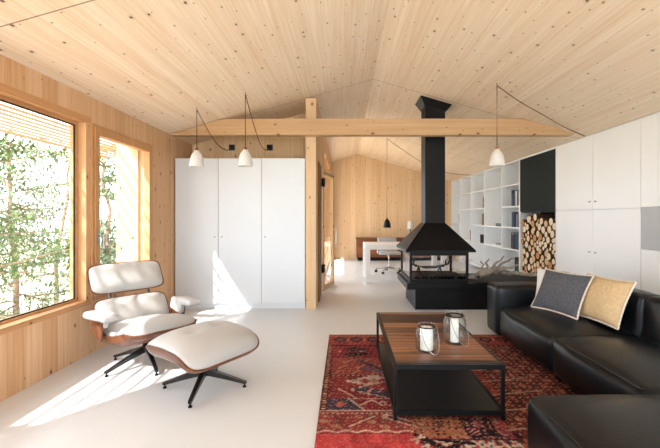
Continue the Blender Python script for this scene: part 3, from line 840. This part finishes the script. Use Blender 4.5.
# ------------------------------------------------------------------ coffee table
ct = thing('coffee_table', 'low coffee table with reclaimed wood top and black metal frame on the rug', 'table', (.66, 3.06, .012))
x0, x1, ya_, yb_ = .308, 1.012, 2.40, 3.72
t = .022
bm = BM(); box(bm, x0 + t, x1 - t, ya_ + t, yb_ - t, .338, .368, bev=.002); obj('tabletop', bm, 'tabletop', ct, world=True)
bm = BM()
for (a, b, c, d_) in ((x0, x1, ya_, ya_ + t), (x0, x1, yb_ - t, yb_), (x0, x0 + t, ya_ + t, yb_ - t), (x1 - t, x1, ya_ + t, yb_ - t)):
    box(bm, a, b, c, d_, .336, .366); box(bm, a, b, c, d_, .045, .075)
obj('metal_frame', bm, 'blackm', ct, world=True)
for x in (x0, x1 - t):
    for y in (ya_, yb_ - t):
        bm = BM(); box(bm, x + .0005, x + t - .0005, y + .0005, y + t - .0005, .013, .0445); box(bm, x + .0005, x + t - .0005, y + .0005, y + t - .0005, .0755, .3355); obj('leg', bm, 'blackm', ct, world=True)
bm = BM(); box(bm, x0 + t, x1 - t, ya_ + t, yb_ - t, .05, .072); obj('lower_shelf', bm, 'blackwood', ct, world=True)

# candle jars
def jar(label, clabel, x, y, r, hh, cr_, chh, sg):
    t = thing('lantern_jar', label, 'jar', (x, y, .3685), 0, 'glass candle jars')
    bm = BM()
    out = [(0, 0), (r * .85, 0), (r, .012), (r, hh * .62), (r * .93, hh * .76), (r * .72, hh * .86), (r * .70, hh * .93), (r * .76, hh)]
    inn = [(r * .70, hh), (r * .655, hh * .93), (r * .67, hh * .86), (r * .88, hh * .75), (r * .945, hh * .62), (r * .945, .016), (r * .8, .008), (0, .008)]
    lathe(bm, out + inn, n=32); obj('glass_jar', bm, 'jar', t, smooth=60)
    bm = BM(); lathe(bm, [(r * .72 + .001, hh * .875), (r * .72 + .006, hh * .885), (r * .72 + .006, hh * .915), (r * .72 + .001, hh * .925)], n=24); obj('neck_wire', bm, 'wire', t, smooth=50)
    bm = BM()
    pts = []
    for k in range(17):
        a = PI * k / 16
        pts.append(Vector((r * .82 * math.cos(a) , -(.03 + r * 1.05 * math.sin(a)), hh * .9 - (hh * .9 - .006) * min(1, math.sin(a) * 1.02) ** .8)))
    rot = Matrix.Rotation(sg, 3, 'Z')
    tube(bm, [rot @ p for p in pts], .003, 6); obj('handle', bm, 'steel', t, smooth=50)
    c = thing('candle', clabel, 'candle', (x, y, .3775), 0, 'white pillar candles')
    bm = BM(); lathe(bm, [(0, 0), (cr_, 0), (cr_, chh - .004), (cr_ * .9, chh), (0, chh - .006)], n=24); obj('wax', bm, 'candle', c, smooth=40)
    bm = BM(); tube(bm, [(0, 0, chh - .005), (.002, 0, chh + .018)], .002, 5); obj('wick', bm, 'wick', c)
jar('wider glass lantern jar with wire handle nearer the front of the coffee table', 'stout white pillar candle in the jar nearer the front of the coffee table', .571, 2.66, .078, .185, .044, .15, .35)
jar('taller glass lantern jar with wire handle further back near the table right edge', 'slim white pillar candle in the taller jar further back', .812, 2.82, .085, .225, .030, .17, .5)

# ------------------------------------------------------------------ sofa
sf = thing('corner_sofa', 'large black leather corner sofa with low block arm and chaise on the rug', 'sofa', (1.8, 2.8, .012))
def part(name, mat, fn, **k):
    bm = BM(); fn(bm); return obj(name, bm, mat, sf, world=True, **k)
XS, SB = 1.635, 2.30
part('armrest', 'leather', lambda b: soft(b, (XS - .015 + 2.33) / 2, 4.20, .293, 2.33 - XS + .015, .30, .53, .045, (.012, .012, .014), wob=.004, seed=1), smooth=180)
part('seat', 'leather', lambda b: soft(b, (XS + 2.40) / 2, 3.525, .195, 2.40 - XS, 1.03, .31, .06, ((.03, 0), .0, (0, .055)), wob=.009, seed=2), smooth=180)
part('seat', 'leather', lambda b: soft(b, (XS + 2.40) / 2, 2.545, .195, 2.40 - XS, .97, .31, .06, ((.03, 0), .0, (0, .055)), wob=.009, seed=3), smooth=180)
part('chaise_seat', 'leather', lambda b: soft(b, (.965 + 2.40) / 2, 1.53, .197, 2.40 - .965, 1.03, .315, .055, ((.02, 0), (.01, .012), (0, .05)), wob=.008, seed=4), smooth=180)
bmx = Matrix.Translation((2.40, 0, .3)) @ Matrix.Rotation(math.radians(5), 4, 'Y') @ Matrix.Translation((-2.40, 0, -.3))
for (ya2, yb2, sd) in ((3.02, 4.40, 5), (2.06, 3.01, 6), (1.02, 2.05, 7)):
    part('backrest', 'leather', lambda b: soft(b, 2.44, (ya2 + yb2) / 2, .355, .22, yb2 - ya2, .65, .05, ((.035, .012), .0, (0, .012)), wob=.006, seed=sd, mat=bmx), smooth=180)
# piping along the seat edges
def pipe_rect(x0, x1, y0, y1, z, r=.006):
    def f(b):
        c = .035
        tube(b, [(x1, y0 + c, z), (x0 + c, y0 + c, z), (x0 + .012, y0 + .05, z), (x0 + .010, (y0 + y1) / 2, z + .004), (x0 + .012, y1 - .05, z), (x0 + c, y1 - c, z), (x1, y1 - c, z)], r, 6)
    return f
part('piping', 'leather', pipe_rect(XS, 2.2, 3.02, 4.03, .338), smooth=60)
part('piping', 'leather', pipe_rect(XS, 2.2, 2.07, 3.02, .338), smooth=60)
part('piping', 'leather', pipe_rect(.965, 2.2, 1.02, 2.045, .342), smooth=60)
for (x, y) in ((1.72, 4.25), (2.3, 4.25), (1.72, 3.02), (2.3, 3.02), (1.05, 1.95), (1.05, 1.1), (2.3, 2.05), (2.3, 1.1)):
    part('foot', 'blackm', lambda b: box(b, x - .03, x + .03, y - .03, y + .03, .0125, .045))

# cushions
def pillow(label, mat, bl, br, hv, thick, fringe, group='scatter cushions on the sofa'):
    bl, br, hv = Vector(bl), Vector(br), Vector(hv)
    c = (bl + br) / 2
    t = thing('cushion', label, 'cushion', c, 0, group)
    U = (br - bl) / 2; V = hv / 2; Nn = U.cross(V).normalized()
    if Nn.x > 0: Nn = -Nn
    O = hv / 2
    n = 24
    def P(u, v, s):
        e = .08
        uu = u * (1 - e * (1 - v * v)); vv = v * (1 - e * (1 - u * u))
        f = max(0, (1 - abs(u) ** 2.6)) ** .6 * max(0, (1 - abs(v) ** 2.6)) ** .6
        w = noise.noise(Vector((u * 2, v * 2, s + bl.y))) * .012 * f
        return O + U * uu + V * vv + Nn * (s * (thick / 2 * f) + w)
    bm = BM(); vs = []
    for s in (-1, 1):
        g = [[bm.verts.new(P(-1 + 2 * i / n, -1 + 2 * j / n, s)) for j in range(n + 1)] for i in range(n + 1)]
        vs += [v for r_ in g for v in r_]
        for i in range(n):
            for j in range(n): bm.faces.new((g[i][j], g[i + 1][j], g[i + 1][j + 1], g[i][j + 1]))
    bmesh.ops.remove_doubles(bm, verts=vs, dist=.0005)
    obj('cover', bm, mat, t, smooth=180)
    if fringe:
        bm = BM(); pts = []
        N_ = 26
        loop = [(-1 + 2 * k / N_, -1) for k in range(N_)] + [(1, -1 + 2 * k / N_) for k in range(N_)] + [(1 - 2 * k / N_, 1) for k in range(N_)] + [(-1, 1 - 2 * k / N_) for k in range(N_)]
        for i, (u, v) in enumerate(loop + loop[:1]):
            pts.append(P(u, v, 0) + (U.normalized() * u + V.normalized() * v) * (.004 if i % 2 else -.001))
        tube(bm, pts, .008, 6); obj('edge_trim', bm, fringe, t, smooth=60)
    return t
pillow('charcoal woven scatter cushion with pale edge trim in front on the sofa', 'pillow_g', (1.862, 3.80, .405), (2.035, 3.33, .405), (.155, .02, .375), .14, 'fringe')
pillow('beige scatter cushion with cream edge trim behind the charcoal one', 'pillow_b', (2.10, 3.52, .405), (2.175, 3.03, .405), (.16, .02, .37), .15, 'fringe')
pillow('white scatter cushion mostly hidden behind the charcoal one', 'pillow_w', (1.965, 3.96, .40), (2.12, 3.53, .405), (.035, .0, .375), .08, None)

# ------------------------------------------------------------------ lounge chair and ottoman
def cr_curve(pts, n=200):
    P = [np.array(p, float) for p in pts]; out = []
    for i in range(len(P) - 1):
        p0 = P[i - 1] if i else 2 * P[0] - P[1]; p1, p2 = P[i], P[i + 1]
        p3 = P[i + 2] if i + 2 < len(P) else 2 * P[-1] - P[-2]
        for q in range(30):
            s = q / 30
            out.append(.5 * (2 * p1 + (p2 - p0) * s + (2 * p0 - 5 * p1 + 4 * p2 - p3) * s * s + (3 * p1 - p0 - 3 * p2 + p3) * s ** 3))
    out.append(P[-1]); out = np.array(out)
    L = np.concatenate([[0], np.cumsum(np.linalg.norm(np.diff(out, axis=0), axis=1))]); L /= L[-1]
    def f(s):
        a = (s + 1) / 2
        return np.array([np.interp(a, L, out[:, 0]), np.interp(a, L, out[:, 1])])
    return f
def lens(bm, curve, width, hup, pw=5.0, ns=30, nt=30, e=6.0, buttons=(), flat=False, p=2.6, q=.55, hdn=None, grow=0.0):
    """one side of an upholstered shell: a rounded-rectangle patch bent along a curve and bulged by hup"""
    ss = [-math.cos(PI * k / ns) for k in range(ns + 1)]; tt = [-math.cos(PI * k / nt) for k in range(nt + 1)]
    rows = []
    for s in ss:
        c = curve(s); d = curve(min(1, s + .02)) - curve(max(-1, s - .02)); d /= np.linalg.norm(d)
        nrm = np.array([-d[1], d[0]]); hw = width / 2 * max(0, 1 - abs(s) ** e) ** (1 / e)
        r_ = []
        for t in tt:
            h = hup * max(0, 1 - abs(t) ** p) ** q * max(0, 1 - abs(s) ** p) ** q
            for (bs, bt) in buttons:
                dd = ((s - bs) / .11) ** 2 + ((t - bt) / .09) ** 2
                h -= .030 * math.exp(-dd) * (1 if hup > 0 else 0)
            pnt = c + nrm * h + d * s * grow
            r_.append(bm.verts.new((pnt[0], t * hw, pnt[1])))
        rows.append(r_)
    for a, b in zip(rows, rows[1:]):
        for k in range(nt): bm.faces.new((a[k], a[k + 1], b[k + 1], b[k]))
def dbl(bm): bmesh.ops.remove_doubles(bm, verts=bm.verts, dist=.0004)

def cushion_and_shell(parent, cname, sname, curve, width, up, down, buttons=(), flip=1, pd=5.0):
    bm = BM(); lens(bm, curve, width, up * flip, buttons=[]) if False else None
    lens(bm, curve, width, up * flip, buttons=buttons if flip > 0 else ()); lens(bm, curve, width, .002 * flip)
    dbl(bm); cu = obj(cname, bm, 'wleather', parent, smooth=180)
    bm = BM(); lens(bm, curve, width + .022, -down * flip, p=pd, q=.6, grow=.010); lens(bm, curve, width + .022, .0008 * flip, grow=.010)
    dbl(bm); sh = obj(sname, bm, 'walnut', parent, smooth=40)
    for (bs, bt) in buttons:
        c = curve(bs); d = curve(bs + .02) - curve(bs - .02); d /= np.linalg.norm(d); nrm = np.array([-d[1], d[0]]) * flip
        hh = up * (1 - abs(bt) ** 2.6) ** .55 * (1 - abs(bs) ** 2.6) ** .55 - .027
        pnt = c + nrm * hh
        hw = width / 2 * (1 - abs(bs) ** 6) ** (1 / 6)
        bm = BM(); bmesh.ops.create_uvsphere(bm, u_segments=10, v_segments=6, radius=.011)
        bmesh.ops.translate(bm, verts=bm.verts, vec=(pnt[0], bt * hw, pnt[1])); obj('button', bm, 'wleather', cu, smooth=180)
    return cu, sh

def star(parent, n, r, a0, hub_z, foot_top=.035, tip=.0):
    bm = BM(); lathe(bm, [(0, hub_z - .03), (.032, hub_z - .03), (.036, hub_z), (.032, hub_z + .03), (.02, hub_z + .04), (0, hub_z + .04)], n=16); obj('hub', bm, 'blackgloss', parent, smooth=40)
    for k in range(n):
        a = a0 + 2 * PI * k / n; c, s = math.cos(a), math.sin(a)
        bm = BM()
        def sect(rr, zt, hgt, wt, wb):
            return [bm.verts.new((rr * c - y * s, rr * s + y * c, z)) for y, z in ((-wt, zt), (wt, zt), (wb, zt - hgt), (-wb, zt - hgt))]
        secs = [sect(.02, hub_z + .022, .050, .020, .016), sect(r * .5, hub_z * .62 + foot_top * .38 + .012, .036, .017, .013), sect(r, foot_top + .012, .020, .014, .011), sect(r + .015, foot_top + .008, .014, .011, .009)]
        for A, B in zip(secs, secs[1:]):
            for j in range(4): bm.faces.new((A[j], A[(j + 1) % 4], B[(j + 1) % 4], B[j]))
        bm.faces.new(secs[0]); bm.faces.new(secs[-1][::-1])
        lg = obj('leg', bm, 'blackgloss', parent)
        bm = BM(); lathe(bm, [(0, .001), (.014, .001), (.014, .010), (.006, .014), (.006, foot_top + .002), (0, foot_top + .002)], (r * c, r * s, 0), n=12); obj('glide', bm, 'black', lg, smooth=40)

lc = thing('lounge_chair', 'white leather lounge chair with curved wooden shells by the left window', 'armchair', (-1.763, 3.377, 0), math.radians(-40))
seat_c = cr_curve([(-.27, .335), (-.16, .308), (0, .312), (.16, .345), (.30, .386), (.38, .368)])
cushion_and_shell(lc, 'seat_cushion', 'seat_shell', seat_c, .60, .105, .105, pd=7)
back_c = cr_curve([(-.20, .315), (-.255, .40), (-.315, .50), (-.343, .556)])
cushion_and_shell(lc, 'back_cushion', 'back_shell', back_c, .62, .085, .04, buttons=((.1, -.4), (.1, .4)), flip=-1)
head_c = cr_curve([(-.35, .607), (-.40, .69), (-.455, .79), (-.485, .855)])
cushion_and_shell(lc, 'headrest_cushion', 'headrest_shell', head_c, .63, .080, .035, buttons=((-.05, -.36), (-.05, .36)), flip=-1)
for s in (-1, 1):
    bm = BM(); tube(bm, [(-.30, s * .17, .42), (-.355, s * .17, .54), (-.375, s * .17, .60), (-.43, s * .17, .72)], .014, 6); obj('back_bracket', bm, 'blackgloss', lc, smooth=40)
for s in (-1, 1):
    bm = BM()
    mt = Matrix.Translation((.0, s * .365, .49)) @ Matrix.Rotation(math.radians(-4), 4, 'Y') @ Matrix.Rotation(s * math.radians(-4), 4, 'Z')
    soft(bm, 0, 0, 0, .40, .125, .058, .027, (0, 0, (0, .012)), mat=mt)
    mt2 = Matrix.Translation((-.09, s * .325, .45)) @ Matrix.Rotation(s * math.radians(-6), 4, 'X') @ Matrix.Rotation(math.radians(8), 4, 'Y')
    soft(bm, 0, 0, 0, .21, .06, .12, .028, (0, 0, 0), mat=mt2)
    obj('armrest', bm, 'wleather', lc, smooth=180)
    bm = BM()
    mt3 = Matrix.Translation((-.13, s * .345, .385)) @ Matrix.Rotation(math.radians(12), 4, 'Y')
    soft(bm, 0, 0, 0, .25, .022, .19, .010, (0, 0, 0), m=3, mat=mt3)
    obj('arm_bracket', bm, 'walnut', lc, smooth=60)
bm = BM(); tube(bm, [(-.02, 0, .10), (-.02, 0, .235)], .024, 14); obj('column', bm, 'blackgloss', lc, smooth=40)
bm = BM(); box(bm, -.16, .12, -.10, .10, .225, .245, bev=.004); obj('seat_mount', bm, 'blackgloss', lc)
star(lc, 5, .335, math.radians(-122 + 40), .135)

ot = thing('ottoman', 'white leather ottoman with wooden shell on four-star black base before the lounge chair', 'ottoman', (-1.068, 2.895, 0), math.radians(-33))
ot_c = cr_curve([(-.29, .335), (-.20, .378), (0, .386), (.18, .360), (.285, .275)])
cushion_and_shell(ot, 'cushion', 'shell', ot_c, .66, .078, .115, buttons=((-.02, -.33), (-.02, .33)), pd=7)
bm = BM(); tube(bm, [(0, 0, .10), (0, 0, .30)], .020, 14); obj('column', bm, 'chrome', ot, smooth=40)
star(ot, 4, .30, math.radians(-88 + 33), .125)

# ------------------------------------------------------------------ rug
RX0, RX1, RY0, RY1 = -.172, 2.25, 1.15, 4.17
cell = .0085
nx, ny = int((RX1 - RX0) / cell), int((RY1 - RY0) / cell)
gx = np.linspace(RX0, RX1, nx + 1); gy = np.linspace(RY0, RY1, ny + 1)
X, Y = np.meshgrid(gx, gy)
def L3(c): return np.array([lin(v) for v in c])
col = np.zeros(X.shape + (3,)); col[:] = L3((132, 30, 38))
U = X - RX0
def fill(mask, c, a=1.0): col[mask] = col[mask] * (1 - a) + L3(c) * a
def rect(x0, x1, y0, y1): return (U >= x0) & (U < x1) & (Y >= y0) & (Y < y1)
def line(x0, y0, x1, y1, w):
    dx, dy = x1 - x0, y1 - y0; l2 = dx * dx + dy * dy
    t = np.clip(((U - x0) * dx + (Y - y0) * dy) / l2, 0, 1)
    return np.hypot(U - x0 - t * dx, Y - y0 - t * dy) < w
def diamond(cx, cy, rx, ry): return (np.abs(U - cx) / rx + np.abs(Y - cy) / ry) < 1
def steps(cx, cy, rx, ry, n=5):
    a = np.floor(np.abs(U - cx) / rx * n) / n; b = np.floor(np.abs(Y - cy) / ry * n) / n
    return (a + b) < 1
CREAM, NAVY, BLK, ORG, CRIM, BURG, BRED, GOLD, PINK = (216, 180, 152), (58, 58, 78), (36, 24, 30), (188, 78, 54), (158, 26, 40), (112, 26, 36), (206, 44, 48), (190, 132, 78), (210, 120, 120)
# far border
fill(rect(0, 9, 3.82, 4.18), (170, 50, 46))
for k in range(14):
    cx = .12 + k * .17
    fill(diamond(cx, 4.0, .075, .10), BLK); fill(diamond(cx, 4.0, .045, .06), (120, 70, 80)); fill(diamond(cx + .085, 4.0, .02, .05), GOLD)
fill(rect(0, 9, 4.10, 4.13), GOLD, .6); fill(rect(0, 9, 3.80, 3.835), BLK, .8)
# crimson band with black blocks
fill(rect(0, 9, 3.50, 3.80), (150, 26, 42))
for (cx, cy) in ((.28, 3.71), (.30, 3.58), (.62, 3.70), (.72, 3.60), (1.05, 3.7), (1.4, 3.62), (.24, 3.57), (1.7, 3.7)):
    fill(steps(cx, cy, .12, .05, 4), BLK)
for k in range(9): fill(diamond(.12 + .21 * k, 3.65, .022, .035), PINK)
fill(rect(0, 9, 3.495, 3.51), BLK, .7)
# orange square field left, burgundy right
fill(rect(.06, .50, 3.11, 3.49), (166, 56, 48))
for k in range(9): fill(line(.06 + k * .055, 3.12 + (k % 3) * .12, .14 + k * .05, 3.2 + (k % 3) * .12, .008) & rect(.06, .5, 3.11, 3.49), GOLD)
fill(line(.30, 3.42, .50, 3.20, .02) & rect(.06, .5, 3.11, 3.49), NAVY); fill(line(.34, 3.24, .50, 3.14, .022), (96, 92, 104))
fill(rect(.5, 9, 3.38, 3.49), BLK)
for k in range(26): fill(diamond(.54 + .06 * k, 3.435 + .02 * (-1) ** k, .02, .022), GOLD if k % 2 else CREAM)
fill(rect(.5, 9, 2.92, 3.38), (128, 28, 36))
fill(line(.5, 3.10, .66, 3.36, .05) & rect(.5, .9, 2.9, 3.38), (88, 76, 78)); fill(line(.56, 3.10, .73, 3.36, .010), CREAM, .8)
fill(rect(.03, .56, 3.085, 3.105), CREAM, .5)
for k in range(13): fill(rect(.05 + k * .04, .068 + k * .04, 3.08, 3.11), BLK)
# cream hexagon motif
fill(rect(.06, .56, 2.90, 3.08), (150, 40, 40))
fill(steps(.40, 2.99, .22, .10, 5), CREAM); fill(diamond(.33, 2.99, .05, .05), (170, 40, 44)); fill(diamond(.47, 2.99, .05, .05), (170, 40, 44)); fill(diamond(.40, 2.99, .03, .05), GOLD)
for k in range(7): fill(line(.02 + k * .045, 2.87 + .02 * (k % 2), .065 + k * .045, 2.87 + .02 * ((k + 1) % 2), .006), CREAM)
# field with navy medallion
fill(rect(.0, 9, 2.53, 2.90), (142, 26, 36))
fill(steps(.58, 2.84, .36, .17, 6), CREAM, .85); fill(steps(.58, 2.84, .335, .15, 6), NAVY); fill(steps(.58, 2.89, .24, .10, 5), (166, 46, 48))
for k in range(6): fill(line(.34 + k * .08, 2.80, .38 + k * .08, 2.86, .009), PINK)
fill(line(.22, 2.70, .96, 2.70, .006), CREAM); fill(line(.12, 2.86, .26, 2.70, .006), CREAM); fill(line(.96, 2.70, 1.1, 2.84, .006), CREAM)
for k in range(4):
    cx = .36 + k * .21
    fill(line(cx - .09, 2.60, cx, 2.68, .006), CREAM); fill(line(cx, 2.68, cx + .07, 2.60, .006), CREAM)
    fill(diamond(cx + .075, 2.63, .032, .04), CREAM); fill(diamond(cx + .075, 2.63, .02, .026), (142, 26, 36))
fill((U > .04) & (U < .22 + (2.70 - Y) * .5) & (Y > 2.54) & (Y < 2.70), NAVY); fill(diamond(.14, 2.62, .045, .045), ORG)
fill(line(.20, 2.70, .30, 2.54, .008), CREAM)
fill(rect(0, 9, 2.525, 2.54), CREAM, .75)
# dotted line and orange motif band
fill(rect(0, 9, 2.30, 2.525), (150, 44, 42))
for k in range(60): fill(rect(.02 + k * .032, .036 + k * .032, 2.492, 2.508), CREAM, .7)
bn = np.sin(U * 41) * np.sin(Y * 53) + .6 * np.sin(U * 23 + Y * 37)
fill(rect(0, 9, 2.30, 2.49) & (bn > .75), (178, 124, 70), .8); fill(rect(0, 9, 2.30, 2.49) & (bn < -1.0), (120, 96, 62), .7)
fill(line(.44, 2.46, .66, 2.33, .030), CREAM, .8); fill(line(.46, 2.45, .64, 2.34, .014), (130, 40, 40))
fill(line(.20, 2.34, .36, 2.46, .007), CREAM, .8); fill(line(.72, 2.36, .82, 2.46, .012), BLK, .7)
# scallops
fill(rect(0, 9, 2.27, 2.30), (160, 50, 44))
fill((np.abs(Y - (2.272 + .022 * np.abs(np.sin(U * 26)))) < .008), CREAM, .85)
# near red field
fill(rect(0, .60, 0, 2.262), BRED)
fill(rect(0, .60, 0, 2.262) & (np.sin(U * 67 + 3 * np.sin(Y * 9)) > .6), (222, 66, 58), .6)
# floral patch on the near right
fl = (U >= .60) & (Y < 2.30)
fill(fl, (150, 44, 48))
a1 = np.sin(U * 57 + 2 * np.sin(Y * 31)) * np.sin(Y * 61 + 2 * np.sin(U * 29)); a2 = np.sin(U * 83 + Y * 40) * np.sin(Y * 71 - U * 37)
fill(fl & (Y < 2.20) & (a1 > -.1), (214, 190, 164)); fill(fl & (Y < 2.20) & (a1 < -.55), (52, 40, 44)); fill(fl & (a2 > .55), (196, 54, 60)); fill(fl & (a2 < -.6), (96, 88, 100)); fill(fl & (Y > 2.20) & (a1 > .45), (198, 140, 120))
g1 = np.sin(U * 90 + 3 * np.sin(Y * 40)) * np.sin(Y * 110 + 2 * np.sin(U * 50))
fill(rect(.58, .90, 2.22, 2.46) & (g1 > -.15), (178, 104, 56)); fill(rect(.58, .90, 2.22, 2.46) & (g1 < -.6), BLK)
fill(rect(.90, 1.10, 2.2, 2.44) & (g1 < .3), (44, 32, 40)); fill(rect(.90, 1.10, 2.2, 2.44) & (g1 > .6), PINK)
fill(rect(1.10, 1.9, 2.2, 2.5) & (g1 > .35), (170, 60, 60)); fill(rect(1.10, 1.9, 2.2, 2.5) & (g1 < -.5), NAVY)
fill(line(.60, 2.24, .78, 2.06, .022) | line(.64, 2.06, .80, 2.14, .022) | line(.72, 2.2, .9, 2.16, .014), BLK); fill(line(.56, 2.2, .64, 2.23, .008) | line(.58, 2.17, .62, 2.25, .008), CREAM); fill(rect(.6, 9, 2.195, 2.207), BLK, .8)
# right-hand part beside the sofa, red-brown with its shadow painted in
rt = (U > 1.17) & (Y > 2.0) & (Y < 3.82)
fill(rt, (104, 34, 34)); c1 = np.sin(U * 38) * np.sin(Y * 33); c2 = np.sin(U * 60 + 1) * np.sin(Y * 55)
fill(rt & (c1 > .6), (164, 86, 56)); fill(rt & (c1 < -.7), BLK, .8); fill(rt & (np.abs(c2) > .85), CREAM, .5)
fill(rect(1.17, 1.30, 2.75, 3.3), (176, 56, 46), .7)
for k in range(8): fill(line(1.17, 2.3 + k * .22, 1.6, 2.38 + k * .22, .008), CREAM, .5)
# left border strip
fill(rect(0, .05, 2.53, 3.82), (96, 28, 32))
for k in range(36): fill(rect(.012, .036, 2.55 + k * .036, 2.568 + k * .036), GOLD if k % 3 else CREAM, .8)
# small woven figures over the coloured fields
w1 = np.sin(U * 118 + 2.5 * np.sin(Y * 47)) * np.sin(Y * 96 + 2.5 * np.sin(U * 39)); w2 = np.sin(U * 71 + Y * 53) * np.sin(Y * 83 - U * 61 + 1.3)
old = (Y > 2.30)
fill(old & (w1 > .62), BLK, .50); fill(old & (w2 > .80), CREAM, .42); fill(old & (w2 < -.86), ORG, .5)
fill((Y <= 2.262) & (U < .6) & (w1 > .7), (232, 84, 76), .5)
# weave and wear
lum = col @ np.array([.3, .6, .1]); col = col * .80 + lum[..., None] * .20; col *= .66
nz = rng.normal(0, 1, X.shape)
col *= (1 + .17 * nz)[..., None]
low = np.kron(rng.normal(0, 1, (ny // 12 + 2, nx // 12 + 2)), np.ones((12, 12)))[:ny + 1, :nx + 1]
col *= (1 + .10 * low)[..., None]
sp_ = rng.random(X.shape) < .05
col[sp_] = col[sp_] * .5 + L3((200, 130, 110)) * .5
col = np.clip(col, 0.004, 1)
Zr = .0095 + rng.random(X.shape) * .0015
verts = np.stack([X, Y, Zr], -1).reshape(-1, 3)
ii = np.arange((nx + 1) * (ny + 1)).reshape(ny + 1, nx + 1)
faces = np.stack([ii[:-1, :-1], ii[:-1, 1:], ii[1:, 1:], ii[1:, :-1]], -1).reshape(-1, 4)
nb_ = len(verts)
edge = np.concatenate([ii[0, :-1], ii[:-1, -1], ii[-1, :0:-1], ii[:0:-1, 0]])
ev = verts[edge].copy(); ev[:, 2] = .0005
verts = np.concatenate([verts, ev]); ne = len(edge)
lo = np.arange(ne) + nb_
sk = np.stack([edge, lo, np.roll(lo, -1), np.roll(edge, -1)], -1)
faces = np.concatenate([faces, sk])
me = bpy.data.meshes.new('rug'); me.from_pydata(verts.tolist(), [], faces.tolist())
ca = me.color_attributes.new('pattern', 'FLOAT_COLOR', 'POINT')
call = np.concatenate([col.reshape(-1, 3), col.reshape(-1, 3)[edge]])
ca.data.foreach_set('color', np.concatenate([call, np.ones((len(call), 1))], 1).astype(np.float32).ravel())
me.polygons.foreach_set('use_smooth', [True] * len(me.polygons))
m, nt, p = new_mat('patchwork_rug')
at = nt.nodes.new('ShaderNodeVertexColor'); at.layer_name = 'pattern'
nt.links.new(at.outputs['Color'], p.inputs['Base Color']); p.inputs['Roughness'].default_value = .95; p.inputs['Specular IOR Level'].default_value = .1
me.materials.append(m)
tag(link(bpy.data.objects.new('rug', me)), 'red patchwork oriental rug under the coffee table and sofa', 'rug')

# ------------------------------------------------------------------ light
W = bpy.data.worlds.new('world'); S.world = W; W.use_nodes = True
bg = W.node_tree.nodes['Background']
bg.inputs[0].default_value = (0.87, 0.94, 1.0, 1); bg.inputs[1].default_value = 4.2
sd = bpy.data.lights.new('sun', 'SUN'); so = link(bpy.data.objects.new('sun', sd))
sd.energy = 8; sd.angle = math.radians(0.6); sd.color = (1, .97, .93)
so.rotation_euler = Vector((1, 1.34, -1.6)).to_track_quat('-Z', 'Y').to_euler()

S.view_settings.view_transform = 'Standard'
try: S.view_settings.look = 'None'
except Exception: pass
S.view_settings.exposure = 0.7
S.view_settings.gamma = 1.0
S.view_settings.use_curve_mapping = False
